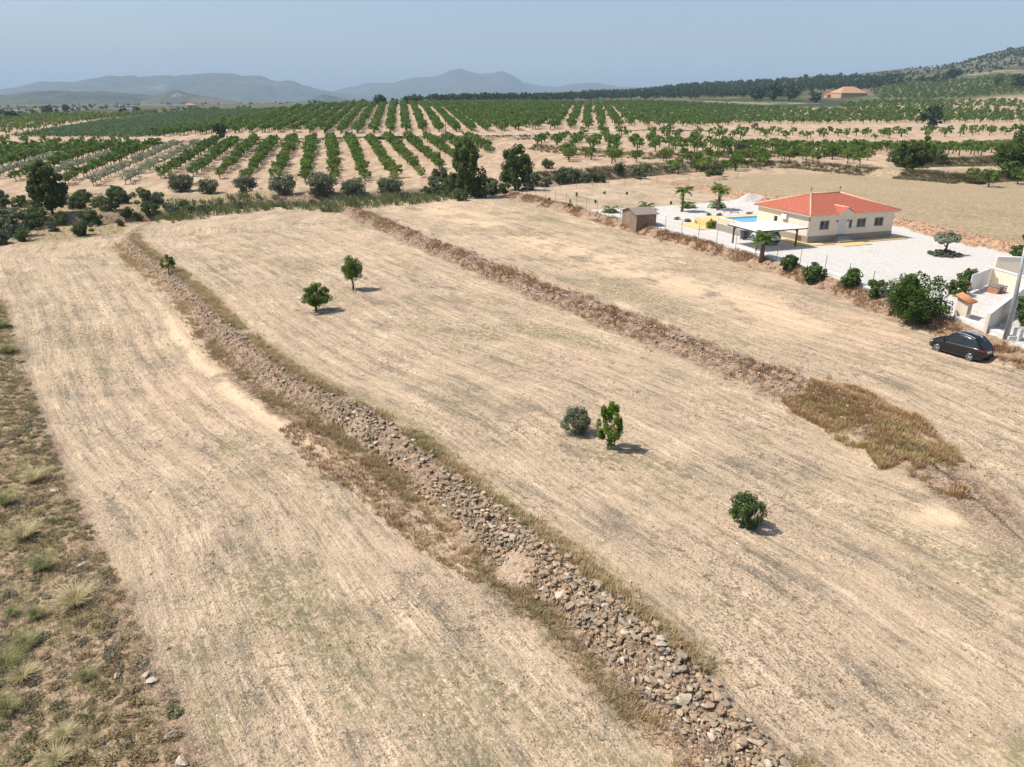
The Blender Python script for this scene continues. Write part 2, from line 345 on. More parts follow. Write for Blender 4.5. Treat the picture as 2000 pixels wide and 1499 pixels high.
def build_ground():
    t = np.linspace(-1, 1, 900); colx = 1.02 * t + .5 * t ** 5
    v1 = np.linspace(1700, 196, 900); ys1 = np.array([un(1000, v, 0)[1] for v in v1])
    ys1 = ys1[ys1 < 420]; ys2 = np.geomspace(ys1[-1] * 1.006, 15500, 330); ys = np.concatenate([[5.0], ys1, ys2])
    Yg, Tg = np.meshgrid(ys, colx, indexing='ij'); Xg = Tg * (Yg + 14)
    X = Xg.ravel(); Y = Yg.ravel(); Z = zfull(X, Y)
    nr, nc = Yg.shape; idx = np.arange(nr * nc).reshape(nr, nc)
    F = np.stack([idx[:-1, :-1], idx[:-1, 1:], idx[1:, 1:], idx[1:, :-1]], -1).reshape(-1, 4)
    o = mesh_np('ground', np.stack([X, Y, Z], 1), F, ground_material(), smooth=True); tag(o, kind='structure')
    me = o.data
    def A(n, val):
        a = me.attributes.new(n, 'FLOAT', 'POINT'); a.data.foreach_set('value', np.clip(val, 0, 1).astype(np.float32))
    wx = X + (fbm(X * .7, Y * .7, 41) - .47) * 1.6; wy = Y + (fbm(X * .7, Y * .7, 57) - .47) * 1.6
    d1, a1, _ = polydist(E1, wx, wy); d2, a2, _ = polydist(E2, wx, wy); d3, a3, _ = polydist(E3, wx, wy); d4, a4, L4 = polydist(E4, wx, wy)
    fl = me.attributes.new('flow', 'FLOAT_VECTOR', 'POINT')
    D1, A1, _ = polydist(E1, X, Y); D2, A2, _ = polydist(E2, X, Y); D3, A3, _ = polydist(E3, X, Y)
    left = D2 < 0; cx = np.where(left, D1, D2 + 60); ca = np.where(left, A1, A2 + 200)
    # straight ploughing direction smoothly turned; far off use world axes
    fl.data.foreach_set('vector', np.stack([cx, ca, np.zeros_like(cx)], 1).astype(np.float32).ravel())
    nz = fbm(X * .25, Y * .25, 77)
    front = Y < 150
    scr = inpoly(SCRUB, wx, wy) & (Y < 120); A('m_scrub', np.where(scr, 1., 0.))
    b1 = 1 - ss(.75, 1.45, np.abs(d1 + .3) - 1.3 * np.exp(-((a1 - 42) / 12) ** 2) * (d1 < 0)); b2 = (1 - ss(.9, 1.7, np.abs(d2 + .2))) * ss(-4, 4, a2); 
    gb, gba, gbL = polydist(GU, wx, wy); sb, sba, sbL = polydist(SCRUB[1:11], wx, wy)
    A('m_bank', np.maximum(np.where(front, np.maximum(np.maximum(np.maximum(b1, b2), (1 - ss(.7, 1.3, np.abs(d3 + .25))) * .85), np.exp(-((sb - .15) / .55) ** 2) * (Y < 95) * .85), 0), np.exp(-((gb + 3.7) / 1.0) ** 2) * (gba < gbL + 4)))
    b3 = (1 - ss(.7, 1.3, np.abs(d3 + .25))) * (Y > 30); b4 = (1 - ss(1.1, 2.1, np.abs(d4 + .3))) * (a4 < L4 + 4)
    A('m_red', np.maximum(np.where(Y < 165, b3 * (.05 + .5 * nz), 0), b4 * .95))
    yd = inpoly(YARD, wx * .35 + X * .65, wy * .35 + Y * .65) & (D3 > 1.0) & ((d4 < -1.5) | (a4 > L4)); A('m_yard', np.where(yd, 1., 0.))
    PSX, PSY = un(1835, 1004, 1.3); g1, ag, LG = polydist(GU, wx, wy)
    veg = (1 - ss(3.5, 8, np.abs(g1))) * (ag < LG + 10) * (.55 + .6 * nz)
    A('m_veg', veg * (1 - .9 * np.exp(-((g1 + 3.6) / .9) ** 2)))
    behind4 = (d4 > .8) & (Y < 175) & (a4 < L4 + 3)
    lftdry = inpoly(poly([(-150,478),(120,470),(235,452),(262,430),(330,424),(700,402),(700,380),(-150,380)], .3), wx, wy)
    rim = (1 - ss(.6, 1.6, np.abs(d1 - 1.1))) * ss(.3, .55, fbm(X * .3, Y * .3, 91)) * .8
    A('m_dry', np.maximum(np.where(lftdry, .85, 0), np.maximum(np.where(behind4, .75, 0), rim * .6 * front)))
    hol = inpoly(HOLP, wx, wy) * ss(.36, .5, fbm(X * .5, Y * .5, 23)) * .55
    A('m_brn', front * np.maximum(hol, 0) + front * np.maximum(np.exp(-((d1 + 1.65) / .5) ** 2) * (a1 < 45) * ss(.30, .5, fbm(X * .4, Y * .4, 15)), .8 * np.exp(-((d1 - 1.05) / .35) ** 2) * ss(.35, .55, fbm(X * .4, Y * .4, 19))))
    far = ss(150, 158, Y + .06 * X); orch = far * (~behind4) * (1 - ss(3, 6, -np.abs(g1) + 6) * 0)
    orch = np.where(Y > 150, orch, 0) * (1 - np.clip(veg * 1.2, 0, 1))
    A('m_orch', orch)
    A('m_pale', np.clip(np.exp(-((d1 + 3.2) / .8) ** 2) * ss(26, 40, a1) * (1 - ss(60, 75, a1)) + .8 * np.exp(-((d2 - 13) / 4) ** 2) * ss(10, 30, a2) * ss(.38, .48, nz) + 1.3 * np.exp(-((X - PSX) ** 2 / 1.6 + (Y - PSY) ** 2 / .9)), 0, 1) * front)
    A('m_rock', ss(48, 66, Z) * (Y > 800))
    A('m_far', ss(620, 700, Y + np.maximum(0, -X) * .45))
    return o
ground = build_ground()
# ---------------------------------------------------------------- distant hills (real ridges kilometres away)
def hillmat(name, a, b, c):
    m = NT(name, 1.); v = m.co(); f = m.noise(v, .006, 6, .65); k = m.mix(m.ramp(f, .42, .6), a, b)
    k = m.mix(m.ramp(m.noise(v, .0022, 5, .7), .6, .7, 0, .6), k, c); return m.col(k).bump(m.noise(v, .004, 8, .7), 1., 60).m
HM = hillmat('scrub covered hillside', (.045, .055, .03), (.085, .085, .05), (.24, .21, .16))
def ridge(prof, dist, depth, amp, base=-40, seed=0, mat=None, n=260):
    us = np.array([p[0] for p in prof], float); vs = np.array([p[1] for p in prof], float)
    U = np.linspace(us[0], us[-1], n); Vv = np.interp(U, us, vs)
    rows = 34; T = np.linspace(-1, 1, rows); V = []
    for t in T:
        dd = dist + t * depth
        tx = (U - 1000) / FX * cP
        zc = vz(Vv - 2.5, dist)
        X = tx * dd; Y = np.full(n, dd)
        s = np.clip(1 - abs(t), 0, 1) ** .8
        rg = fbm(X / (depth * .28) + seed, Y / (depth * .4), seed + 3, 5) - .47
        Z = base + (zc - base) * s + rg * amp * (zc - base) * 2 * s * (1 - s) * 1.9 + (fbm(X / (depth*.05), Y / (depth*.05), seed + 11, 4) - .47) * amp * .3 * (zc - base) * s
        V.append(np.stack([X, Y, Z], 1))
    V = np.concatenate(V); idx = np.arange(rows * n).reshape(rows, n)
    F = np.stack([idx[:-1, :-1], idx[:-1, 1:], idx[1:, 1:], idx[1:, :-1]], -1).reshape(-1, 4)
    return tag(mesh_np('hills', V, F, mat or HM, smooth=True), kind='structure')
ridge([(-420,192),(-200,188),(-60,180),(0,177),(40,172),(85,162),(110,161),(150,163),(175,158),(215,151),(250,150),(290,152),(335,149),(350,151),(400,146),(430,144),(465,145),(482,150),(505,150),(520,152),(540,160),(575,160),(600,170),(625,177),(655,183),(700,189),(760,196)], 7500, 1500, .5, seed=1)
ridge([(480,196),(560,190),(620,185),(650,181),(680,172),(700,171),(715,165),(745,164),(770,165),(800,156),(830,152),(860,150),(878,142),(888,138),(908,138),(935,145),(960,147),(985,141),(1000,149),(1022,163),(1050,169),(1090,172),(1120,165),(1160,163),(1200,170),(1260,175),(1330,190)], 9500, 1500, .45, seed=5)
ridge([(-420,199),(-60,190),(20,187),(60,181),(110,179),(150,182),(200,180),(240,184),(300,188),(340,194),(400,200)], 3300, 420, .35, base=-25, seed=9)
ridge([(270,203),(300,192),(325,182),(345,178),(356,180),(370,186),(400,189),(430,195),(470,203)], 3000, 260, .4, base=-25, seed=12, mat=hillmat('quarried hillside', (.07, .075, .045), (.13, .115, .075), (.42, .38, .31)))
ridge([(560,203),(600,197),(630,187),(650,190),(680,198),(720,204)], 4200, 300, .4, base=-25, seed=15)
# haze
hb = MB(); hb.box(-16000, 16000, -60, 15800, -140, 620); hz = bpy.data.materials.new('valley haze'); hz.use_nodes = True
hz.node_tree.nodes.remove(hz.node_tree.nodes['Principled BSDF']); pv = hz.node_tree.nodes.new('ShaderNodeVolumePrincipled')
pv.inputs['Color'].default_value = (.60, .80, 1., 1); pv.inputs['Density'].default_value = 1.15e-4
hz.node_tree.links.new(pv.outputs[0], hz.node_tree.nodes['Material Output'].inputs['Volume'])
tag(hb.build('haze', hz), kind='stuff')
# ---------------------------------------------------------------- bulk scatter helper
def icos(sub=1):
    bm = bmesh.new(); bmesh.ops.create_icosphere(bm, subdivisions=sub, radius=1)
    V = np.array([v.co[:] for v in bm.verts]); F = np.array([[v.index for v in f.verts] for f in bm.faces]); bm.free(); return V, F
def scatter(protos, P, S, RZ, pick=None, tilt=None):
    """protos: list of (V,F) with same F width; returns merged V,F"""
    n = len(P); pick = rng.integers(0, len(protos), n) if pick is None else pick
    Vs = []; Fs = []; b = 0
    for k, (V, F) in enumerate(protos):
        ix = np.where(pick == k)[0]
        if not len(ix): continue
        c, s = np.cos(RZ[ix])[:, None], np.sin(RZ[ix])[:, None]; sc = S[ix]
        if sc.ndim == 1: sc = np.repeat(sc[:, None], 3, 1)
        x = V[None, :, 0] * sc[:, :1]; y = V[None, :, 1] * sc[:, 1:2]; z = V[None, :, 2] * sc[:, 2:3]
        W = np.stack([x * c - y * s + P[ix, 0][:, None], x * s + y * c + P[ix, 1][:, None], z + P[ix, 2][:, None]], -1)
        m = len(ix); Vs.append(W.reshape(-1, 3)); Fs.append((F[None] + (np.arange(m) * len(V))[:, None, None] + b).reshape(-1, F.shape[1])); b += m * len(V)
    return np.concatenate(Vs), np.concatenate(Fs)
def rockprotos(n, sub=1):
    V, F = icos(sub); out = []
    for k in range(n):
        r = np.random.default_rng(100 + k); q = V.copy()
        for _ in range(9):
            d = r.normal(size=3); d /= np.linalg.norm(d); h = r.uniform(.38, .8); dd = q @ d; q -= np.outer(np.maximum(dd - h, 0), d)
        q *= r.uniform(.55, 1.35, 3); q += r.normal(scale=.05, size=q.shape); out.append((q, F))
    return out
ROCKS = rockprotos(14, 2); ROCKL = rockprotos(10, 1)
def rockmat(name, cols, sc=2.):
    m = NT(name, .95); geo = m.n('ShaderNodeNewGeometry'); r = m.n('ShaderNodeValToRGB'); m.l(geo.outputs['Random Per Island'], r.inputs[0])
    cr = r.color_ramp; cr.interpolation = 'CONSTANT'
    while len(cr.elements) < len(cols): cr.elements.new(.5)
    for i, c in enumerate(cols): cr.elements[i].position = i / len(cols); cr.elements[i].color = (*c, 1)
    f = m.noise(m.co(), sc * 3, 5, .7); m.col(m.mix(m.ramp(f, .35, .7, 0, .5), r.outputs[0], (.13, .11, .09))); return m.bump(f, .5, .04).m
M_ROCK = rockmat('weathered limestone', [(.33,.24,.16),(.34,.26,.175),(.27,.215,.15),(.42,.29,.18),(.36,.275,.19),(.46,.35,.235),(.33,.255,.17),(.40,.255,.15),(.30,.24,.175),(.54,.45,.34)])
M_ROCKR = rockmat('reddish rubble', [(.42,.28,.19),(.36,.22,.14),(.52,.37,.25),(.30,.22,.16),(.60,.46,.34),(.40,.27,.18)])
M_CLOD = rockmat('pale stones', [(.60,.50,.38),(.48,.38,.28),(.30,.25,.20),(.70,.62,.50),(.40,.32,.24),(.22,.185,.15)])
def along(P, n, s0, s1, spread, bias=0., den=None):
    """random points along polyline, offset to the sides"""
    L = [math.dist(P[i], P[i + 1]) for i in range(len(P) - 1)]; cum = np.concatenate([[0], np.cumsum(L)])
    s = rng.uniform(s0, min(s1, cum[-1] - .01), n); i = np.clip(np.searchsorted(cum, s, side='right') - 1, 0, len(L) - 1); t = (s - cum[i]) / np.array(L)[i]
    A = np.array(P)[i]; B = np.array(P)[i + 1]; D = (B - A) / np.linalg.norm(B - A, axis=1)[:, None]; N = np.stack([D[:, 1], -D[:, 0]], 1)
    o = rng.normal(bias, spread, n) if np.isscalar(spread) else rng.uniform(spread[0], spread[1], n)
    return A + (B - A) * t[:, None] + N * o[:, None], s, o
def wall(P, n, s0, s1, lo, hi, size, label, mat, protos, keep=None, near_bias=True, extra=None):
    q, s, o = along(P, n, s0, s1, (lo, hi))
    k = np.ones(len(q), bool)
    if keep is not None: k = keep(s, o)
    q, s = q[k], s[k]
    d = q[:, 1]
    sz = size[0] + (size[1] - size[0]) * rng.random(len(q)) ** 5.5
    z = zfull(q[:, 0], q[:, 1]) + sz * .35 + rng.random(len(q)) * .12
    S = sz[:, None] * rng.uniform(.75, 1.25, (len(q), 3)) * np.array([1, .85, .62])
    V, F = scatter(protos, np.stack([q[:, 0], q[:, 1], z], 1), S, rng.uniform(0, 6.28, len(q)))
    o = mesh_np('dry_stone_wall', V, None, mat, F3=F); return tag(o, label, 'stone wall')
def k1(s, o):  # rubble band: breaks where only earth shows, spreads wider near the camera
    n1 = fbm(s * .12, s * 0 + 3, 5, 3); return (np.abs(o + .1) < np.where(s < 34, .48, .28) + np.where(s < 34, .65, .8) * n1) & ((n1 > .33) | (s < 16)) | (rng.random(len(s)) < .12)
wall(E1, 15000, -0.0, 34, -1.25, 1.0, (.03, .24), 'near part of the grey tumbled stone wall between the lower and middle field', M_ROCK, ROCKL, k1)
wall(E1, 4200, 34, 110, -1.1, .7, (.05, .2), 'far winding part of the tumbled stone bank beside the small sapling', M_ROCK, ROCKL, k1)
wall(E2, 3600, 8, 115, -1.1, .9, (.06, .2), 'low rubble bank of pinkish stones between the middle and upper field', M_ROCKR, ROCKL, lambda s, o: np.abs(o) < .4 + .9 * fbm(s * .3, s * 0, 8, 3))
wall(E3, 2600, 12, 140, -.9, .6, (.05, .2), 'reddish stone bank below the wire fence of the villa plot', M_ROCKR, ROCKL, lambda s, o: np.abs(o) < .3 + 1. * fbm(s * .3, s * 0, 18, 3))
wall(E4, 1500, 0, 95, -1.0, 1.0, (.06, .24), 'orange earth and stone bank behind the villa', M_ROCKR, ROCKL, None)
# stone faced terrace banks beyond the gully
for i, (P, h, _) in enumerate(TL[:5]):
    q = ['between the two nearest almond terraces behind the villa', 'below the middle almond terrace above the villa roof', 'beside the dark pine on the right above the dry field', 'highest grey stone terrace near the right edge', 'under the pale ploughed strip on the right'][i]
    wall(P, 1100, 0, 300, -1.0, .8, (.12, .35), 'low grey stone terrace wall ' + q, M_ROCK, ROCKL, lambda s, o: fbm(s * .06, s * 0 + i * 3, 4, 2) > .34)
GUN = [hitf(u, v, zfull) for u, v in [(-60,392),(60,383),(180,381),(260,385),(350,395),(450,394),(560,389),(700,392),(820,390),(880,380)]]
wall(GUN, 2300, 0, 200, -2.0, .6, (.1, .4), 'grey boulder bank on the far side of the gully below the olive trees', M_ROCK, ROCKL, lambda s, o: fbm(s * .08, s * 0, 44, 2) > .36)
# loose single rocks seen in the scrub and on the wall
RK = [(1250,875,.26,'pale'),(600,697,0,''),(352,1490,.25,'rounded pale'),(335,1438,.2,'flat pale'),(298,1332,.2,'white'),(285,1320,.17,'light grey'),(230,1320,.17,'orange brown'),(107,960,.2,'flat beige'),(160,1105,.15,'small pale'),(405,618,.3,'white'),(1338,1368,.3,'large pale grey'),(1215,1295,.28,'large tan'),(735,868,.25,'bright'),(1100,1165,.3,'big buff'),(328,1268,.14,'small white'),(1180,1185,.2,'orange')]
where = {352:'beside the track edge at the bottom left',335:'in the scrub just above the bottom left corner',298:'on the edge of the scrub halfway down the left track',285:'next to the white one on the scrub edge',230:'among low grey bushes in the bottom left scrub',107:'lying in the grass strip left of the lower field',160:'by the grey bush at the scrub edge',405:'on top of the stone wall past the small sapling',1338:'standing out near the bottom of the tumbled wall',1215:'on the tumbled wall above the bottom edge',735:'on the wall crest in the middle of the picture',1100:'where the gravel mound meets the tumbled wall',328:'between dry tufts on the scrub edge',1180:'on the tumbled wall beside the gravel mound',1250:'in front of the grassy hollow at the end of the upper bank'}
M_PALE = plain('pale rock', (.46, .38, .29), .95, .2, 5, .4)
for i, (u, v, r, c) in enumerate(RK):
    if r == 0: continue
    if u == 1250: u, v = 1703, 912
    x, y, z = atz(u, v); V, F = ROCKS[i % 14]; q = V * r * np.array([1.15, .9, .65])
    o = mesh_np('rock', q, None, M_PALE, F3=F); o.location = (x, y, z + r * .3); o.rotation_euler = (0, 0, i * 1.3)
    tag(o, c + ' rock ' + where[RK[i][0]], 'rock', 'loose rocks on the ground')
# gravel mounds on the bank
M_GRAV = rockmat('fine pinkish gravel', [(.58,.44,.32),(.48,.36,.27),(.66,.52,.40),(.38,.29,.22)], 6)
def mound(u, v, rx, ry, h, rz, label, mat, name='gravel_mound', cat='gravel heap'):
    x, y, z = atz(u, v); n = 40; T = np.linspace(-1, 1, n); A, B = np.meshgrid(T, T, indexing='ij'); an = np.arctan2(B, A); r2 = (A * A + B * B) * (.85 + 1.1 * fbm(np.cos(an) * 1.5 + u, np.sin(an) * 1.5 + v, 5, 3))
    c, s = math.cos(rz), math.sin(rz); X = x + A * rx * c - B * ry * s; Y = y + A * rx * s + B * ry * c
    Z = zfull(X.ravel(), Y.ravel()).reshape(n, n) - .12 + (h + .12) * (np.clip(1 - r2, 0, 1) ** .8 if h < 1 else np.clip(1.05 - np.sqrt(r2), 0, 1) ** 1.1) + (fbm(X * 3, Y * 3, 8) - .45) * .1 * (r2 < 1)
    Zs = zsmooth(X.ravel(), Y.ravel()).reshape(n, n)
    idx = np.arange(n * n).reshape(n, n); keep = (r2[:-1, :-1] < 1.12)
    F = np.stack([idx[:-1, :-1], idx[:-1, 1:], idx[1:, 1:], idx[1:, :-1]], -1)[keep]
    return tag(mesh_np(name, np.stack([X, Y, Z], -1).reshape(-1, 3), F, mat, smooth=True), label, cat)
MG = NT('gravel', .95); fv = MG.vor(MG.co(), 14, 'Color'); fd = MG.vor(MG.co(), 14); sc_ = MG.n('ShaderNodeSeparateColor'); MG.l(fv, sc_.inputs[0])
MG.col(MG.mix(sc_.outputs[0], (.33, .235, .16), (.56, .42, .30))).bump(fd, 1., .08); M_GR = MG.m
mound(1005, 1120, 1.15, 1.5, .26, .5, 'mound of fine pinkish gravel against the tumbled stone wall', M_GR)
mound(905, 1055, .8, 1.1, .16, .4, 'smaller gravel heap above the pinkish mound on the wall', M_GR)
mound(700, 830, .8, 1.7, .2, .7, 'brown gravel spill at the bend of the stone wall', M_GR)
mound(1462, 392, 3.0, 1.9, 1.3, .2, 'white heap of spare gravel behind the swimming pool', plain('white gravel', (.50, .46, .41), .95, .12, 4, .5))
mound(1400, 352, 3, 2, .9, .2, 'grey heap of rubble on the dry field beside the villa', M_ROCKR)
# ---------------------------------------------------------------- grasses (nobody could count them)
def tuftproto(n, h, spread, w, lean, seed):
    r = np.random.default_rng(seed); V = []; F = []
    for i in range(n):
        a = r.uniform(0, 6.28); d = r.uniform(0, spread); L = h * r.uniform(.55, 1.15); bx, by = d * math.cos(a), d * math.sin(a)
        l = lean * r.uniform(.3, 1.3); tx, ty = bx + l * math.cos(a) * L, by + l * math.sin(a) * L; pa = a + 1.57 + r.uniform(-.5, .5); px, py = w * math.cos(pa), w * math.sin(pa)
        b = len(V); mx, my = bx + (tx - bx) * .4, by + (ty - by) * .4
        V += [(bx - px, by - py, 0), (bx + px, by + py, 0), (mx + px * .7, my + py * .7, L * .62), (mx - px * .7, my - py * .7, L * .62), (tx, ty, L * .92), ]
        F += [(b, b+1, b+2, b+3), (b+3, b+2, b+4, b+4)]
    return np.array(V), F
def tuft3(n, h, spread, w, lean, seed):
    V, F = tuftproto(n, h, spread, w, lean, seed); T = []
    for f in F: T.append(f[:3]);
    for f in F:
        if f[2] != f[3]: T.append((f[0], f[2], f[3]))
    return V, np.array(T)
def grassmat(name, a, b, c=None):
    m = NT(name, .8); geo = m.n('ShaderNodeNewGeometry'); k = m.mix(geo.outputs['Random Per Island'], a, b)
    if c: k = m.mix(m.ramp(m.noise(m.co(), .35, 3, .6), .48, .62), k, c)
    m.col(k); tr = m.n('ShaderNodeBsdfTranslucent'); m.l(k, tr.inputs[0]); mx = m.n('ShaderNodeMixShader', Fac=.3)
    m.l(m.b.outputs[0], mx.inputs[1]); m.l(tr.outputs[0], mx.inputs[2]); m.l(mx.outputs[0], m.t.nodes['Material Output'].inputs[0]); return m.m
M_DRY = grassmat('dry straw', (.58, .45, .26), (.44, .32, .175), (.42, .34, .17))
M_BRN = grassmat('dead brown weeds', (.40, .25, .14), (.29, .185, .105), (.46, .33, .19))
M_GRN = grassmat('green weeds', (.13, .155, .055), (.21, .205, .085))
M_GRYB = grassmat('grey thyme', (.36, .31, .22), (.27, .235, .165), (.24, .23, .12))
def grass(name, pts, size, protos, mat, cat_label=None):
    P = np.stack([pts[:, 0], pts[:, 1], zfull(pts[:, 0], pts[:, 1]) - .02], 1); S = size * rng.uniform(.6, 1.3, len(P))
    V, F = scatter(protos, P, S, rng.uniform(0, 6.28, len(P)))
    return tag(mesh_np(name, V, None, mat, F3=F), cat_label, 'grass', kind='stuff')
TU = [tuft3(9, .31, .12, .014, .6, k) for k in range(5)]; TW = [tuft3(14, .28, .22, .02, .9, 20 + k) for k in range(5)]
TS = [tuft3(7, .12, .10, .014, 1.0, 40 + k) for k in range(4)]
q1, s1, _ = along(E1, 9000, 0, 110, .32, .98); q1 = q1[fbm(q1[:, 0] * .35, q1[:, 1] * .35, 5, 3) + .3 * rng.random(len(q1)) > .57]
q1b, s1b, _ = along(E1, 5200, 0, 110, .35, -1.45); q1b = q1b[fbm(q1b[:, 0] * .3, q1b[:, 1] * .3, 15, 3) + .3 * rng.random(len(q1b)) > .58]
q1c, _, _ = along(E1, 16000, 0, 60, .34, -1.6); q1c = q1c[fbm(q1c[:, 0] * .4, q1c[:, 1] * .4, 15, 3) + .3 * rng.random(len(q1c)) > .6][:2600]
q1d, _, _ = along(E1, 9000, 0, 60, .25, 1.0); q1c = np.concatenate([q1c, q1d[fbm(q1d[:, 0] * .4, q1d[:, 1] * .4, 19, 3) > .45][:2200]])
q4, _, _ = along(E3, 6500, 0, 140, .6, -.2); q4 = q4[fbm(q4[:, 0] * .5, q4[:, 1] * .5, 6, 3) > .42]
q2, _, _ = along(E2, 4200, 4, 115, .8, .2); q2 = q2[fbm(q2[:, 0] * .5, q2[:, 1] * .5, 7, 3) > .44]
grass('dry_grass', np.concatenate([q1, q1b[::2]]), 1.0, TU, M_DRY, 'straw coloured grass growing on the edge of the tumbled stone wall')
grass('dry_grass', q1c, .62, TW, grassmat('brown olive grass', (.44, .34, .19), (.34, .25, .14), (.34, .285, .145)), 'short brown grass at both feet of the tumbled stone wall')
grass('dry_grass', np.concatenate([q4, q2]), 1.1, TU, M_BRN, 'brown dead weeds on the two upper rubble banks')
def inside(poly_, n):
    p = np.array(poly_); a, b = p.min(0), p.max(0); q = rng.uniform(a, b, (n, 2)); return q[inpoly(poly_, q[:, 0], q[:, 1])]
HOL = HOLP
HQ = inside(HOL, 16000); HQ = HQ[fbm(HQ[:, 0] * .5, HQ[:, 1] * .5, 23, 4) + .2 * rng.random(len(HQ)) > .565][:3300]
grass('tall_grass', HQ, 1.15, TU, grassmat('tall dry grass', (.54, .37, .20), (.38, .25, .135), (.46, .37, .17)), 'tall brown grass filling the hollow at the end of the upper bank')
BRW = poly([(545,830),(610,800),(660,850),(760,930),(880,1030),(960,1110),(930,1130),(830,1070),(720,980),(600,900)], .4)
grass('dead_weeds', inside(BRW, 3600), .8, TW, M_BRN, 'dead brown weeds sprawling below the bend of the stone wall')
q = inside(poly([(-60,560),(8,600),(60,760),(110,900),(165,1010),(230,1130),(290,1260),(350,1400),(398,1520),(-300,1540)], 0), 22000)
w_ = fbm(q[:, 0] * .5, q[:, 1] * .5, 3, 3); far_ = q[:, 1] > 26
grass('scrub_grass', q[(w_ > .44) | far_][:13000], .75, TW, grassmat('scrub grass', (.46, .37, .19), (.33, .27, .13), (.28, .255, .115)), 'olive and straw scrub covering the strip left of the lower field')
grass('thyme_scrub', q[(w_ < .42)][:2600], .6, TW, M_GRYB, 'low grey cushions of thyme in the bottom left corner')
CU = []
for k in range(4):
    r_ = np.random.default_rng(700 + k); n_ = 150; d_ = r_.normal(size=(n_, 3)); d_ /= np.linalg.norm(d_, axis=1)[:, None]; d_[:, 2] = np.abs(d_[:, 2]); p_ = d_ * np.array([.30, .27, .17]) * r_.uniform(.6, 1.05, (n_, 1)); a_ = r_.normal(scale=.035, size=(n_, 3)); b_ = r_.normal(scale=.035, size=(n_, 3))
    CU.append((np.stack([p_ + a_, p_ + b_, p_ - a_ * .6 - b_ * .6], 1).reshape(-1, 3), np.arange(n_ * 3).reshape(n_, 3)))
q = inside(poly([(-60,560),(8,600),(60,760),(110,900),(165,1010),(230,1130),(290,1260),(350,1400),(398,1520),(-300,1540)], 0), 9000)
grass('thyme_scrub', q[:330], .85, CU, M_GRYB, 'low grey green cushion shrubs in the scrub strip')
grass('brown_scrub', q[420:1150], .75, CU, grassmat('brown cushion scrub', (.32, .235, .135), (.40, .31, .18), (.27, .24, .12)), 'low brown cushion shrubs in the scrub strip')
P_ = []
for zz, pp in [(.0, [(60,600),(320,520),(560,800),(900,1080),(1300,1460),(420,1499),(120,800)]), (.9, [(300,470),(640,430),(1000,580),(1500,780),(1990,1150),(1990,1499),(1560,1499),(1100,1110),(700,800)]), (1.6, [(760,430),(960,400),(1300,500),(1750,640),(1990,760),(1990,960),(1500,720),(1100,570)])]:
    P_.append(inside(poly(pp, zz), 9000))
q = np.concatenate(P_); q = q[fbm(q[:, 0] * .15, q[:, 1] * .15, 61, 4) + .25 * rng.random(len(q)) > .55]
grass('field_weeds', q[:14000], .8, TS, grassmat('field weeds', (.19, .155, .09), (.13, .11, .065), (.19, .19, .075)), 'tiny sparse weeds dotted over the three dry fields')
q = np.concatenate(P_) + rng.normal(0, .7, (len(np.concatenate(P_)), 2)); q = q[q[:, 1] < 75]
V, F = icos(0) if False else icos(1)
sz = .018 + .07 * rng.random(len(q)) ** 5
V, F = scatter([(V * np.array([1, .8, .6]), F)], np.stack([q[:, 0], q[:, 1], zfull(q[:, 0], q[:, 1]) + .01], 1)[:16000], sz[:16000], rng.uniform(0, 6, 16000)[:len(q)])
tag(mesh_np('gravel', V, None, M_CLOD, F3=F), 'small pale stones scattered over the dry fields', 'gravel', kind='stuff')
REED = poly([(310,425),(420,405),(560,400),(700,398),(850,385),(850,400),(700,412),(560,412),(430,425),(330,440)], -.3)
TR = [tuft3(12, 1.3, .5, .05, .35, 60 + k) for k in range(4)]
grass('reeds', inside([hitf(u, v, zfull) for u, v in [(300,432),(330,402),(420,393),(560,392),(700,393),(860,378),(960,368),(960,380),(860,394),(700,408),(560,410),(430,422),(340,436)]], 2600), 1.0, TR, grassmat('reeds', (.15, .18, .065), (.22, .24, .10), (.12, .14, .06)), 'green reeds and weeds growing in the gully')
grass('gully_grass', inside([hitf(u, v, zfull) for u, v in [(-60,476),(-60,400),(300,395),(340,425),(250,440),(240,460),(100,470)]], 5200), .9, TU, M_DRY, 'straw grass on the slope of the gully at the left')
grass('terrace_weeds', np.concatenate([along(P, 1500, 0, 300, 1.5, -.1)[0] for P, h, _ in TL]), 2.3, TW, grassmat('terrace weeds', (.17, .16, .08), (.25, .20, .11), (.12, .13, .06)), 'weeds growing along the terrace banks and below the track')
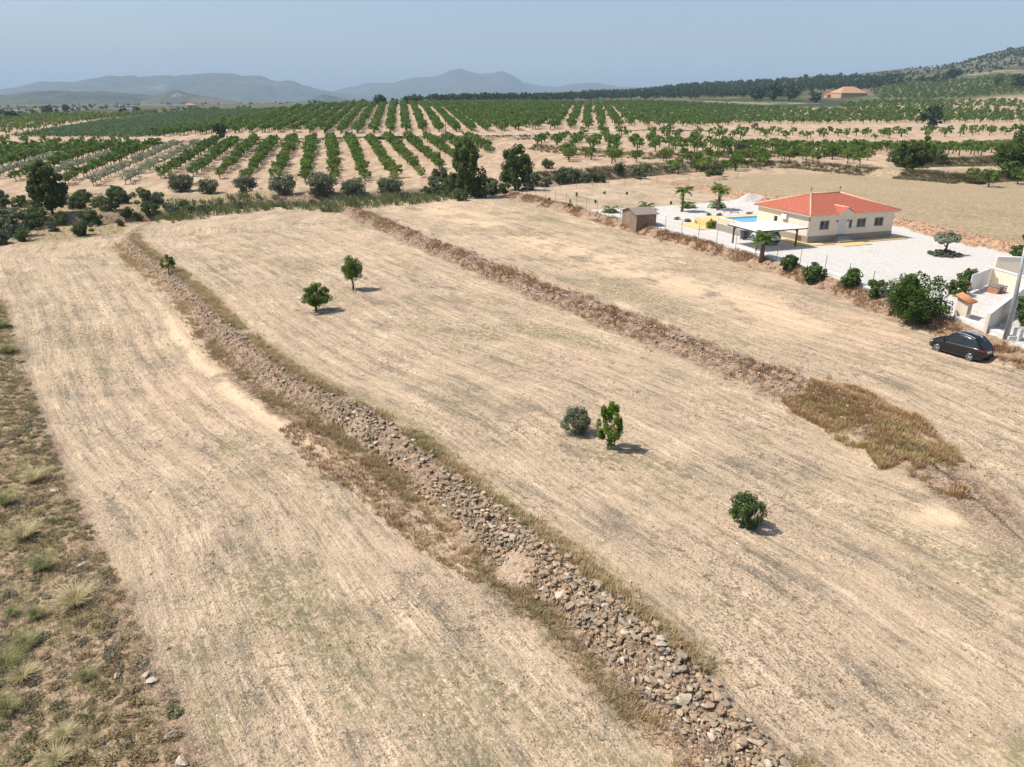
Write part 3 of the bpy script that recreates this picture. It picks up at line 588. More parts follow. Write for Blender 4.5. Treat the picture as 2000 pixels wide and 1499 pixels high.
# ---------------------------------------------------------------- foliage
def crown(seed, n, R3, leaf, clumps=26, cr=.34, hollow=.45, bottom=-.7, squash=1., top=None):
    """leaf quads on clumps spread through an ellipsoid of radii R3, centred at origin"""
    r = np.random.default_rng(seed); c = []
    while len(c) < clumps:
        p = r.uniform(-1, 1, 3); d = np.linalg.norm(p)
        if hollow < d < .95 and p[2] > bottom:
            if top is not None:
                lim = top(p[2]);
                if math.hypot(p[0], p[1]) > lim: continue
            c.append(p)
    c = np.array(c); cs = cr * r.uniform(.6, 1.25, clumps)
    i = r.integers(0, clumps, n); d = r.normal(size=(n, 3)); d /= np.linalg.norm(d, axis=1)[:, None]; rad = r.uniform(.45, 1.0, n) ** .6
    P = (c[i] + d * (cs[i] * rad)[:, None]) * np.array(R3)
    nn = d + r.normal(scale=.55, size=(n, 3)); nn[:, 2] += .25; nn /= np.linalg.norm(nn, axis=1)[:, None]
    a = np.cross(nn, r.normal(size=(n, 3))); a /= np.linalg.norm(a, axis=1)[:, None]; b = np.cross(nn, a)
    s = leaf * r.uniform(.6, 1.3, n)[:, None]; b = b * s * .62; a = a * s
    V = np.stack([P - a, P - b * .9, P + a, P + b], 1).reshape(-1, 3); F = np.arange(n * 4).reshape(n, 4)
    return V, F, c * np.array(R3)
def trunk(seed, h, r0, tips, n=5, crook=.12):
    r = np.random.default_rng(seed); mb = MB(); top = Vector((r.uniform(-crook, crook), r.uniform(-crook, crook), h))
    mb.tube([(0, 0, -.15), (r.uniform(-crook, crook) * .5, r.uniform(-crook, crook) * .5, h * .5), top], [r0 * 1.25, r0, r0 * .85], 7)
    for t in tips[:n]:
        t = Vector(t); m = top.lerp(t, .5) + Vector((r.uniform(-.1, .1), r.uniform(-.1, .1), -.1 * (t - top).length))
        mb.tube([top, m, t], [r0 * .62, r0 * .4, r0 * .12], 5)
    return mb
M_BARK = plain('dark bark', (.085, .065, .05), .95, .3, 8, .6); M_BARKG = plain('grey bark', (.20, .165, .13), .95, .3, 8, .6)
M_ALM = leafmat('almond leaves', (.088, .15, .028), (.17, .25, .05), .42, (.19, .24, .06))
M_OLV = leafmat('olive leaves', (.25, .28, .18), (.42, .45, .33), .35)
M_OLD = leafmat('old olive leaves', (.125, .15, .085), (.235, .26, .165), .4)
M_PIN = leafmat('pine needles', (.075, .11, .03), (.15, .19, .05), .4)
M_PIF = leafmat('distant pine foliage', (.035, .06, .025), (.065, .095, .04), .15)
M_YEL = leafmat('young almond leaves', (.20, .27, .05), (.28, .34, .08), .45)
M_CAR = leafmat('carob leaves', (.05, .09, .02), (.115, .17, .035), .38)
M_OAK = leafmat('holm oak leaves', (.10, .13, .05), (.19, .23, .095), .4)
M_PALM = leafmat('palm fronds', (.09, .15, .035), (.18, .25, .06), .4)
M_OLE = leafmat('oleander leaves', (.07, .12, .035), (.15, .22, .06), .4)
def tree_proto(name, seed, n, R3, zc, leaf, th, tr, mat, bark, **k):
    V, F, c = crown(seed, n, R3, leaf, **k); V = V + np.array([0, 0, zc])
    fo = mesh_np('crown', V, F, mat); tips = [tuple(p + np.array([0, 0, zc])) for p in c]
    random.Random(seed).shuffle(tips); tk = trunk(seed, th, tr, tips, 6).build('trunk', bark, smooth=True)
    return fo, tk
def place_tree(name, loc, rz, s, proto, label, cat, group=None, sz=1.):
    e = empty(name, loc, rz, label, cat, group); e.scale = (s, s, s * sz)
    for p in proto:
        if p.name in C.collection.objects and p.parent is None and not p.get('used'): o = p
        else: o = p.copy(); C.collection.objects.link(o)
        p['used'] = 1; o.parent = e
        if 'used' in o: del o['used']
        p['used'] = 1
    return e
ORD = ['zeroth','first','second','third','fourth','fifth','sixth','seventh','eighth','ninth','tenth','eleventh','twelfth','thirteenth','fourteenth','fifteenth','sixteenth','seventeenth','eighteenth','nineteenth','twentieth'] + [('twenty ' if i < 30 else 'thirty ' if i < 40 else 'forty ' if i < 50 else 'fifty ') + ['','first','second','third','fourth','fifth','sixth','seventh','eighth','ninth'][i % 10] if i % 10 else ['','','','thirtieth','fortieth','fiftieth'][i // 10] for i in range(21, 60)]
# the trees standing in the fields
def hero(u, v, name, seed, n, R3, zc, leaf, th, tr, mat, bark, label, cat, rz=0, **k):
    x, y, z = atz(u, v); e = empty(name, (x, y, z), rz, label, cat)
    for o in tree_proto(name, seed, n, R3, zc, leaf, th, tr, mat, bark, **k): o.parent = e
    return e
hero(690, 566, 'almond_tree', 3, 9000, (1.0, 1.0, 1.25), 2.15, .062, 1.25, .09, M_ALM, M_BARK, 'slender round topped almond tree with bare stem standing alone in the middle field', 'tree', clumps=46, cr=.34, hollow=.3)
hero(618, 609, 'almond_tree', 8, 10500, (1.35, 1.25, 1.0), 1.6, .062, .85, .10, M_ALM, M_BARK, 'broad bright almond tree in the middle field nearest the stone wall', 'tree', clumps=50, cr=.3, hollow=.35, bottom=-.8)
hero(1190, 878, 'fig_tree', 5, 5000, (.74, .7, 1.5), 1.62, .06, .4, .07, leafmat('fig leaves', (.10, .19, .02), (.20, .31, .04), .45), M_BARKG, 'tall ragged light green sapling beside the dark round bush', 'tree', clumps=44, cr=.22, hollow=.25, bottom=-.95)
hero(1124, 846, 'olive_bush', 6, 7000, (.85, .8, .85), .72, .045, .2, .05, M_OLD, M_BARKG, 'dark grey green round bush left of the ragged sapling', 'bush', clumps=60, cr=.28, hollow=.1, bottom=-.98)
hero(1455, 1028, 'olive_bush', 9, 7000, (.8, .76, 1.0), .88, .045, .25, .05, leafmat('deep green leaves', (.055, .10, .03), (.11, .175, .055), .3), M_BARKG, 'lone dark green bush in the lower right of the middle field', 'bush', clumps=64, cr=.25, hollow=.1, bottom=-.99)
hero(331, 536, 'sapling', 12, 700, (.75, .7, .8), 1.35, .10, .6, .05, M_ALM, M_BARK, 'small green sapling with bare twigs growing on the stone wall', 'tree', clumps=20, cr=.32, hollow=.2)
# pines and bushes of the gully
def pinetop(z): return .28 + .72 * (1 - max(0, (z + .25)) / 1.25) ** .8 if z > -.25 else .8
for u, v, hgt, rr, sd_, lab in [(912,386,10.6,2.9,21,'tall dark pine in the gully left of the other gully pine'), (1006,372,9.0,3.0,22,'dark cone shaped pine in the gully right of the taller pine'), (103,418,9.0,2.9,23,'big dark spreading pine at the far left of the gully'), (1782,333,7.4,3.7,24,'wide dark pine on the dry terrace right above the villa roof'), (1990,352,11,4.8,25,'large dark pine cut by the right edge of the picture'), (1948,168,13,5.,26,'tall pine standing alone on the far right slope')]:
    x, y, z = atz(u, v); e = empty('pine_tree', (x, y, z), 0, lab, 'tree', 'pine trees')
    for o in tree_proto('pine_tree', sd_, 9000 if y < 300 else 1200, (rr * 1.15, rr * 1.15, hgt * .47), hgt * .52, .24 if y < 300 else .5, hgt * .45, .2, M_PIN, M_BARK, clumps=74, cr=.21, hollow=.1, bottom=-.98, top=pinetop): o.parent = e
OB = [tree_proto('olive_tree', 30 + k, 4600, (2.35, 2.2, 1.8), 1.8, .15, .5, .2, M_OLD, M_BARKG, clumps=60, cr=.32, hollow=.15, bottom=-.95) for k in range(4)]
for i, (u, v, s) in enumerate([(355,374,1.0),(481,376,.9),(555,381,1.05),(627,382,1.1),(691,385,.95),(763,388,1.1),(407,378,.8)]):
    place_tree('olive_tree', atz(u, v), i, s * 1.12, OB[i % 4], ['big round grey olive tree leftmost in the line above the gully', 'third olive tree from the left in the line above the gully', 'fourth olive tree from the left above the gully reeds', 'broad olive tree in the middle of the line above the gully', 'smallest of the three right hand olive trees above the gully', 'rightmost dense olive tree in the line above the gully', 'thin olive tree beside the leftmost round one above the gully'][i], 'tree', 'old olive trees above the gully')
SB = [tree_proto('bush', 40 + k, 2400, (1.7, 1.6, 1.3), 1.15, .16, .4, .1, [M_OAK, M_OLD, M_OAK, M_OLE][k], M_BARK, clumps=30, cr=.3, hollow=.2, bottom=-.95) for k in range(4)]
BUS = [(850,372,1.3,1),(868,384,1.0,0),(935,386,1.1,2),(960,380,1.2,1),(888,362,1.2,2),(1030,372,1.1,1),(1065,366,.9,1),(0,398,1.3,0),(70,410,1.,2),(165,395,1.1,2),(240,398,1.2,0),(310,398,1.,1),(130,400,.9,1),(190,405,.8,0),(330,412,.7,2),(360,405,.6,0),(530,402,.5,1),(610,400,.5,3),(690,399,.5,0),(790,392,.7,1),(900,392,.9,2),(985,376,.9,3),(1090,356,.9,2),(45,470,.8,0),(105,452,.7,1),(235,442,.5,0),(20,462,1.9,1),(-5,478,1.2,1),(62,448,1.3,0),(180,440,1.2,0),(163,460,1.0,0),(152,408,1.2,0),(285,402,1.45,0),(228,388,1.2,2),(215,412,1.5,2),(295,420,1.1,2),(270,432,.7,0),(338,425,.95,1),(120,440,1.,0),(372,417,.6,1),(425,410,.7,1),(400,418,.7,1),(470,408,.55,0),(835,386,.9,0),(862,352,1.3,0),(880,372,1.4,2),(950,372,1.5,3),(1040,362,1.3,1),(1105,354,1.4,1),(1128,352,1.1,1),(1145,358,1.,1),(1170,357,1.1,0),(1248,350,1.15,1),(1393,345,1.35,0),(1450,300,1.6,2),(1750,318,1.6,2),(40,405,1.0,2),(0,408,1.2,2),(1070,330,1.1,2),(1210,335,.9,0),(1830,320,1.5,2),(1560,305,1.2,3),(75,430,1.1,2),(250,424,.8,0)]
bl = ['dark bush', 'grey green bush', 'spreading dark bush', 'bright green bush']
wh = lambda u, v: ('at the left edge of the gully' if u < 70 else 'on the left side of the gully' if u < 200 else 'in the gully below the leftmost olive' if u < 330 else 'among the gully reeds' if u < 500 else 'next to the two gully pines' if u < 1060 else 'on the bank behind the fenced plot' if u < 1300 else 'on the terraces behind the villa')
for i, (u, v, s, k) in enumerate(BUS):
    sameL = sorted([b for b in BUS if wh(*b[:2]) == wh(u, v)], key=lambda b: b[0]); nn = sameL.index((u, v, s, k)) + 1
    place_tree('bush', atz(u, v), i * 1.7, s * .88, SB[k], f"{bl[k]}, {ORD[nn]} from left {wh(u, v)}", 'bush', 'bushes along the gully and terraces')
# ---------------------------------------------------------------- orchards
ALP = [tree_proto('almond_tree', 60 + k, 300, (1.8, 1.75, 1.2), 2.05, .28, .9, .12, M_ALM, M_BARK, clumps=16, cr=.36, hollow=.35, bottom=-.55) for k in range(6)]
ALY = [tree_proto('almond_tree', 70 + k, 150, (1.2, 1.1, .9), 1.5, .24, .6, .07, M_YEL, M_BARK, clumps=12, cr=.36, hollow=.3, bottom=-.6) for k in range(2)]
OLP = [tree_proto('olive_tree', 80 + k, 340, (1.7, 1.6, 1.0), 1.85, .22, .8, .09, M_OLV, M_BARK, clumps=14, cr=.36, hollow=.3, bottom=-.6) for k in range(4)]
def orchard(pxpoly, ref, dirxy, rs, ts, jit=.25, skip=0.):
    """rows through ref along dirxy inside the polygon: returns x,y,row,seq"""
    P = [hitf(u, v, zsmooth) for u, v in pxpoly]; A = np.array(P); d = np.array(dirxy) / np.hypot(*dirxy); nn = np.array([d[1], -d[0]]); o = np.array(hitf(*ref, zsmooth))
    qa = (A - o) @ nn; qb = (A - o) @ d; out = []
    for r in range(int(qa.min() / rs) - 1, int(qa.max() / rs) + 2):
        b = np.arange(qb.min(), qb.max(), ts); X = o[0] + nn[0] * r * rs + d[0] * b; Y = o[1] + nn[1] * r * rs + d[1] * b
        X = X + rng.normal(0, jit, len(X)); Y = Y + rng.normal(0, jit, len(Y)); k = inpoly(P, X, Y) & (rng.random(len(X)) > skip)
        X, Y = X[k], Y[k]
        for j in range(len(X)): out.append((X[j], Y[j], r, j))
    return out
dN = (-.2387, 1); dF = (-.146, 1)
O1 = orchard([(-160,352),(60,357),(150,368),(232,366),(330,352),(400,350),(560,357),(700,360),(830,350),(870,330),(900,318),(965,300),(940,276),(600,274),(300,282),(-160,292)], (597,350), dN, 6.6, 3.0, .25, .05)
O4 = orchard([(1060,352),(1230,336),(1330,350),(1440,338),(1540,325),(1430,324),(1300,329),(1150,342)], (1190,345), (.1, 1), 7.5, 6, .7, .05) + orchard([(1860,350),(1990,378),(2080,400),(2080,344),(1960,350)], (1900,354), (.3, 1), 7.5, 6, .6, .1)
O5 = orchard([(1070,320),(1300,322),(1560,318),(1700,326),(1700,310),(1560,306),(1400,308),(1250,310),(1100,300)], (1200,315), (.15, 1), 6.5, 6, .7, .3)
O6 = orchard([(1030,283),(1150,298),(1400,300),(1700,303),(2050,312),(2050,292),(1800,292),(1560,291),(1400,285),(1200,276),(1080,272)], (1200,290), (.15, 1), 6.5, 6, 1., .12)
near = []
for t in O1:
    k = 'alm'
    if t[2] in (-6, -7): k = 'olv'
    elif t[2] in (-9, -11) and t[1] < 230: k = 'olv'
    elif -6 < t[2] and t[1] < 182 + 4 * math.sin(t[2] * 2.1) and rng.random() < .75: k = 'yel'
    near.append((*t, k, 'O1'))
near += [(*t, 'alm', 'O4') for t in O4] + [(*t, 'alm', 'O5') for t in O5] + [(*t, 'alm', 'O6') for t in O6]
def visible(x, y, z):
    u, v, d = pr(x, y, z); return d > 0 and -10 < u < 2010 and -10 < v < 1510
near = [(x, y, r, s, k, o, g(x, y)) for x, y, r, s, k, o in near]
alm = sorted([t for t in near if t[4] == 'alm' or t[4] == 'yel'], key=lambda t: t[0] ** 2 + t[1] ** 2 + (0 if visible(t[0], t[1], t[6] + 1) else 1e9))
olv = [t for t in near if t[4] == 'olv']
indiv = alm[:295] + olv; rest = alm[295:]
rows = {}
for t in indiv: rows.setdefault((t[5], t[4] if t[4] == 'olv' else 'a', t[2]), []).append(t)
pl_ = {'O1': 'of the orchard behind the gully', 'O4': 'of the almonds just behind the villa', 'O5': 'of the stone walled terrace above the villa', 'O6': 'of the highest sparse terrace'}
for orch in ('O1', 'O4', 'O5', 'O6'):
    for kind in ('a', 'olv'):
        ks = sorted(k for k in rows if k[0] == orch and k[1] == kind)
        for ri, k in enumerate(ks):
            for si, t in enumerate(sorted(rows[k], key=lambda t: t[1])):
                x, y, r, s, kk, _, z = t; i = int(rng.integers(0, 1000)); sc = float(rng.uniform(.74, 1.12)) * (.86 if orch == 'O1' else 1.12)
                if kk == 'olv': pro, nm, ad = OLP[i % 4], 'olive_tree', 'silvery olive tree'
                elif kk == 'yel': pro, nm, ad = ALY[i % 2], 'almond_tree', 'yellowish almond tree'
                else: pro, nm, ad = ALP[i % 6], 'almond_tree', 'green almond tree'
                place_tree(nm, (x, y, z), i, sc, pro, f"{ad}, {ORD[min(si + 1, 59)]} in {ORD[min(ri + 1, 59)]} row {pl_[orch]}", 'tree', ('olive' if kk == 'olv' else 'almond') + ' trees ' + pl_[orch])
# everything further away is one mass of foliage
def fprot(seed, n, R3, zc, leaf, tr=.12, **k):
    V, F, c = crown(seed, n, R3, leaf, **k); V = V + np.array([0, 0, zc]); b = len(V)
    q = [(-tr,-tr,-.2),(tr,-tr,-.2),(tr,tr,-.2),(-tr,tr,-.2),(-tr,-tr,zc),(tr,-tr,zc),(tr,tr,zc),(-tr,tr,zc)]
    T = np.array([(b,b+1,b+5,b+4),(b+1,b+2,b+6,b+5),(b+2,b+3,b+7,b+6),(b+3,b,b+4,b+7)])
    return np.concatenate([V, q]), np.concatenate([F, T]), len(F)
def mass(name, pts, smin, smax, prots, mats, label, cat='tree'):
    P = np.array([(p[0], p[1]) for p in pts]); Z = zfull(P[:, 0], P[:, 1]); S = rng.uniform(smin, smax, len(P))
    V, F = scatter([(p[0], p[1]) for p in prots], np.stack([P[:, 0], P[:, 1], Z], 1), S, rng.uniform(0, 6.28, len(P)))
    o = mesh_np(name, V, F, mats); return tag(o, label, cat, kind='stuff')
FM = [fprot(90 + k, 66, (1.9, 1.8, 1.15), 2.1, .55, clumps=12, cr=.38, hollow=.3, bottom=-.6) for k in range(5)]
O2 = orchard([(430,262),(520,236),(590,213),(700,208),(850,205),(1000,202),(1100,204),(1080,240),(1010,258),(880,259),(700,262)], (794,255), dF, 6.4, 3.4, .2, .02) + \
     orchard([(290,268),(430,246),(560,219),(590,213),(520,236),(430,262),(330,268)], (794,255), dF, 6.4, 3.4, .3, .04)
O3 = orchard([(1010,258),(1080,240),(1100,204),(1250,200),(1420,208),(1500,214),(1640,218),(1800,214),(1990,220),(2100,226),(2100,240),(1700,242),(1480,243),(1250,248)], (1300,240), (.1, 1), 7.2, 5.2, .9, .1) + \
     orchard([(1640,216),(1640,205),(1800,200),(2100,205),(2100,222),(1800,212)], (1800,206), (.1, 1), 8, 7, 1., .05) + \
     orchard([(1720,196),(1700,180),(1760,160),(2060,150),(2060,180),(1900,192)], (1800,180), (-.3, 1), 11, 7, 1., .1) + \
     orchard([(1480,262),(1700,262),(2080,252),(2080,262),(1700,274),(1480,272)], (1800,262), (.1, 1), 9, 9, 1., .15) + \
     orchard([(1080,266),(1300,258),(1480,257),(1480,276),(1200,274)], (1300,262), (.1, 1), 9, 9, 1.3, .3)
O7 = orchard([(-160,286),(-160,245),(0,232),(120,226),(330,219),(560,211),(330,222),(200,236),(30,262),(0,270)], (100,250), (.6, 1), 8, 6, 1.2, .35) + \
     orchard([(-100,296),(100,290),(280,284),(280,279),(60,281),(-100,284)], (100,287), (.2, 1), 9, 7, 1., .3)
mass('almond_orchard', [t for t in rest], .85, 1.1, FM, [M_ALM], 'green almond trees of the far ends of the orchard rows behind the gully')
mass('almond_orchard', O2, .85, 1.15, FM, [M_ALM], 'far orchard of straight green almond rows beyond the track')
mass('almond_orchard', O3, .8, 1.2, FM, [M_ALM], 'wide dense almond orchards stretching to the pine wood on the right')
mass('almond_orchard', O7, .8, 1.2, FM, [M_ALM], 'scattered green trees around the hedged field on the left')
HG = [fprot(110 + k, 16, (1.3, 1.0, .8), .9, .5, .04, clumps=6, cr=.4, hollow=.1, bottom=-.8) for k in range(4)]
hd = np.array(hitf(470, 222, zsmooth)) - np.array(hitf(200, 262, zsmooth))
mass('hedge_field', orchard([(20,268),(320,267),(440,244),(575,214),(440,217),(330,222),(200,238),(90,256)], (200,262), hd, 4.2, 1.5, .1, .0), .85, 1.1, HG, [leafmat('hedge leaves', (.10, .165, .07), (.17, .24, .10), .35)], 'dense green field of clipped hedge rows beyond the track on the left', 'hedge')
# pine wood and pines
FP = [fprot(130 + k, 50, (3.0, 3.0, 2.7), 3.5, 1.0, .2, clumps=12, cr=.4, hollow=.2, bottom=-.8) for k in range(5)]
PW = []
def band(pxy, n): P = [hitf(u, v, zsmooth) for u, v in pxy]; return list(inside(P, n))
def strip(u0, v0, u1, v1, n, dv=1.5, back=0):
    out = []
    for i in range(n):
        t = rng.random(); x, y = hitf(u0 + (u1 - u0) * t, v0 + (v1 - v0) * t + rng.uniform(-dv, dv), zsmooth)
        k = 1 + (rng.random() * back); out.append((x * k, y * k))
    return out
PW += strip(800,202,1010,197,130,1.5,.06) + strip(1010,197,1250,192,260,2,.12) + strip(1250,193,1480,187,260,3,.12) + strip(1450,190,1560,190,60,2,.05) + strip(1540,180,1720,172,160,4,.1) + strip(1560,165,1700,158,60,3,.1)
PW += strip(1150,186,1400,174,60,2,.1) + strip(1400,172,1700,156,60,3,.1) + [] + strip(1720,170,1850,160,30,3,.04) + strip(1480,190,1560,188,50,1.5,.02)
PW += strip(860,200,1010,190,260,4,.1) + strip(1010,192,1300,180,520,9,.1) + strip(1280,184,1480,172,480,11,.08) + strip(1470,176,1640,166,260,9,.06) + strip(1640,170,1760,160,90,8,.05) + strip(1000,184,1400,170,200,5,.08)
mass('pine_wood', PW, .9, 1.5, FP, [M_PIF], 'dark pine wood along the far rise on the right')
mass('hill_pines', strip(1700,158,2000,108,190,8,.06) + strip(1830,138,2050,112,330,18,.05) + strip(1900,118,2050,95,120,9,.03), .45, .8, FP, [M_PIF], 'small pines scattered over the rocky hill at the far right')
PF = [tree_proto('pine_tree', 140 + k, 320, (3.7, 3.7, 3.2), 3.7, .8, 1.6, .25, M_PIF, M_BARK, clumps=26, cr=.36, hollow=.1, bottom=-.9) for k in range(3)]
for i, (u, v, s, lab) in enumerate([(742,209,1.15,'tallest of the three dark pines at the top of the central rows'),(771,207,.8,'middle round pine at the top of the central orchard rows'),(793,206,.9,'pine between the round one and the wood edge'),(814,206,1.,'first pine of the wood edge above the central rows'),(1480,196,2.2,'big dark pine left in the clump above the far orchards'),(1512,197,2.4,'big dark pine in the middle of the clump above the far orchards'),(1542,198,2.1,'big dark pine right in the clump above the far orchards'),(1590,200,1.6,'round pine beside the tile roofed farmhouse'),(1815,250,1.6,'bushy dark tree by the track on the right'),(27,237,1.1,'dark round tree near the left edge'),(95,222,1.2,'left one of the dark trees near the white farm shed'),(131,221,1.1,'right one of the dark trees near the white farm shed'),(240,225,.9,'small dark tree in front of the distant hamlet'),(268,222,.9,'second small dark tree in front of the distant hamlet'),(430,272,.75,'round tree beside the track left of the central rows'),(1862,158,2.4,'broad dark pine below the rocky hill'),(1990,172,2.2,'dark pine at the right edge below the rocky hill'),(622,199,.8,'small tree left of the distant white villa'),(500,200,1.0,'far tree on the plain above the left end of the orchard')]):
    place_tree('pine_tree', atz(u, v), i, s, PF[i % 3], lab, 'tree', 'distant dark trees')
TS2 = []
for i in range(900):
    u = rng.uniform(-60, 740); v = 197 + 38 * rng.random() ** 1.6
    if v > 206 + max(0, (300 - u)) * .09: continue
    x, y = hitf(u, v, zsmooth)
    if y < 12000: TS2.append((x, y))
mass('plain_trees', TS2, .35, .85, FP, [M_PIF], 'scattered dark trees dotting the far plain below the mountains')
rv = []
for u, v in [(-160,291),(0,287),(200,283),(350,277),(480,273),(600,270),(700,268),(800,266),(880,265),(960,264),(1030,264),(1100,261),(1250,254),(1480,250),(1700,249),(1900,247),(2100,243)]: rv.append(hitf(u, v, zsmooth))
def ribbon(name, pts, wid, mat, lift=.06, step=3., **kw):
    P = []; 
    for a, b in zip(pts[:-1], pts[1:]):
        n = max(1, int(math.dist(a, b) / step)); P += [(a[0] + (b[0] - a[0]) * k / n, a[1] + (b[1] - a[1]) * k / n) for k in range(n)]
    P.append(pts[-1]); P = np.array(P); D = np.gradient(P, axis=0); D /= np.linalg.norm(D, axis=1)[:, None]; N = np.stack([D[:, 1], -D[:, 0]], 1)
    ks = np.linspace(-1, 1, 5); V = np.concatenate([np.stack([*(P + N * wid / 2 * k).T, np.zeros(len(P))], 1) for k in ks]); V[:, 2] = zfull(V[:, 0], V[:, 1]); n = len(P)
    zz = V[:, 2].reshape(5, n).max(0); V[:, 2] = np.tile(zz, 5) + lift
    F = np.concatenate([np.stack([np.arange(n-1) + a*n, np.arange(1, n) + a*n, np.arange(1, n) + (a+1)*n, np.arange(n-1) + (a+1)*n], 1) for a in range(4)])
    return tag(mesh_np(name, V, F, mat, smooth=True), kind='structure')
ribbon('road', rv, 4.5, plain('pale dirt track', (.50, .44, .37), .95, .15, 1., .2))
# ---------------------------------------------------------------- the villa
M_CREAM = plain('cream render', (.74, .64, .51), .9, .04, 2., .08); M_WHITE = plain('white paint', (.74, .73, .71), .7, .05, 3., .05)
M_FASC = plain('pale fascia', (.64, .58, .48), .8, .04); M_GLASS = plain('dark window glass', (.035, .04, .045), .12, .1, 2., 0, 0, .6)
M_FRAME = plain('grey shutter frame', (.30, .31, .32), .6); M_GREY = plain('grey stone', (.33, .31, .285), .9, .2, 4, .3); M_DARK = plain('dark metal', (.05, .05, .055), .5)
M_WOODB = plain('brown timber', (.13, .075, .045), .8, .3, 6, .3); M_TERR = plain('orange brick', (.50, .21, .11), .85, .2, 5)
def brickmat(name, a, b, sc):
    m = NT(name, .9); br = m.n('ShaderNodeTexBrick', Scale=sc); br.inputs['Color1'].default_value = (*a, 1); br.inputs['Color2'].default_value = (*b, 1); br.inputs['Mortar'].default_value = (.2, .19, .17, 1); br.inputs['Mortar Size'].default_value = .02
    m.l(m.map(m.co(), (1, 1, 1), (math.pi / 2, 0, 0)), br.inputs[0]); m.col(br.outputs[0]); return m.bump(br.outputs[1], .3, .02).m
M_PLI = brickmat('stone plinth', (.36, .32, .27), (.29, .26, .22), 1.4)
def tilemat(name, c1, c2, c3):
    m = NT(name, .85); geo = m.n('ShaderNodeTexCoord').outputs['Object']; sp = m.n('ShaderNodeSeparateXYZ'); m.l(geo, sp.inputs[0])
    wv = m.math('FRACT', m.math('MULTIPLY', sp.outputs[2], 7.2)); k = m.mix(m.noise(geo, 1.3, 5, .7), c1, c2); k = m.mix(m.ramp(m.vor(geo, 3.5), .2, .7, 0, .35), k, c3)
    k = m.mix(m.ramp(wv, .0, .3, .8, 0), k, tuple(x * .4 for x in c1)); nn = m.n('ShaderNodeTexWave', Scale=1.1); nn.wave_type = 'BANDS'
    m.col(k); return m.bump(wv, .9, .06).m
M_TILE = tilemat('terracotta roof tiles', (.42, .115, .07), (.33, .085, .05), (.52, .20, .13))
M_RIDGE = plain('pale ridge tiles', (.70, .40, .28), .9, .15)
M_YEL = plain('ochre paving', (.62, .45, .21), .9, .08, 3)
VZ = 2.62; TH = R(19.2)
hx = empty('villa', (36.35, 88.44, VZ), TH, 'cream single storey villa with orange hipped tile roof', 'house')
W, D, HE, OV = 13.1, 10.1, 3.28, .42
def openwall(mb, along_x, fixed, L, z0, z1, th, ops, out):
    """wall slab of thickness th along local x (or y) with rectangular openings (a0,a1,b0,b1)"""
    xs = sorted({0, L} | {o[0] for o in ops} | {o[1] for o in ops})
    for a, b in zip(xs[:-1], xs[1:]):
        cuts = sorted([(o[2], o[3]) for o in ops if o[0] <= a + 1e-6 and o[1] >= b - 1e-6]); z = z0
        for c, d in cuts + [(z1, z1)]:
            if c > z:
                if along_x: mb.box(a, b, fixed, fixed + th, z, c)
                else: mb.box(fixed, fixed + th, a, b, z, c)
            z = d
fw = [(1.55, 2.95, 1.62, 2.66), (4.35, 5.45, .84, 2.72), (6.05, 6.5, 1.62, 2.6), (7.25, 8.65, 1.62, 2.66), (10.05, 11.45, 1.62, 2.66)]
sw = [(6.0, 6.7, 1.45, 2.45)]
mb = MB(); openwall(mb, True, 0, W, .84, HE, .25, fw, -1); mb.box(.25, W, D - .25, D, .84, HE); mb.box(W - .25, W, .25, D - .25, .84, HE)
openwall(mb, False, 0, D, .84, HE, .25, [(a, b, c, d) for a, b, c, d in sw], -1)
# drop duplicated corner columns by keeping the side wall slightly proud
for i in range(len(mb.v)):
    x, y, z = mb.v[i]
    if abs(x) < 1e-6: mb.v[i] = (-.004, y + (.004 if abs(y) < 1e-6 else 0), z)
mb.build('wall', M_CREAM, hx)
mb = MB(); mb.box(-.03, W + .03, -.03, D + .03, -.3, .84); mb.build('plinth', M_PLI, hx)
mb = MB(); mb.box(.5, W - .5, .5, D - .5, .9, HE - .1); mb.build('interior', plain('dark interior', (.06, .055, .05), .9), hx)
for k, (a, b, c, d) in enumerate(fw):
    if k == 1: continue
    f = MB(); f.box(a - .05, b + .05, -.035, .06, c - .06, c); f.box(a, a + .07, .03, .12, c, d); f.box(b - .07, b, .03, .12, c, d); f.box(a + .07, b - .07, .03, .12, d - .07, d); f.box(a + .07, b - .07, .05, .12, c, c + .06)
    if b - a > 1: f.box((a + b) / 2 - .035, (a + b) / 2 + .035, .04, .12, c + .06, d - .07)
    wo = f.build('window', M_FRAME, hx); p = MB(); p.box(a + .07, b - .07, .13, .14, c + .06, d - .07); p.build('pane', M_GLASS, wo)
    if b - a > 1:
        p = MB(); p.box(a + .25, a + .5, .17, .19, c + .06, d - .07); p.box(b - .5, b - .3, .17, .19, c + .06, d - .07); p.build('curtain', M_WHITE, wo)
    t = MB(); t.box(a - .1, b + .1, -.012, .0, c - .1, c - .06); t.box(a - .1, a, -.012, 0, c - .06, d); t.box(b, b + .1, -.012, 0, c - .06, d); t.box(a - .1, b + .1, -.012, 0, d, d + .09); t.build('window_trim', M_FASC, hx)
for a, b, c, d in sw:
    f = MB(); f.box(.06, .12, a, b, c, c + .07); f.box(.06, .12, a, b, d - .07, d); f.box(.06, .12, a, a + .07, c + .07, d - .07); f.box(.06, .12, b - .07, b, c + .07, d - .07); wo = f.build('window', M_FRAME, hx)
    p = MB(); p.box(.13, .14, a + .07, b - .07, c + .07, d - .07); p.build('pane', M_GLASS, wo)
d_ = MB(); d_.box(4.35, 4.45, -.03, .1, .86, 2.72); d_.box(5.35, 5.45, -.03, .1, .86, 2.72); d_.box(4.45, 5.35, -.03, .1, 2.62, 2.72); d_.box(4.45, 5.35, .02, .08, .86, 2.62)
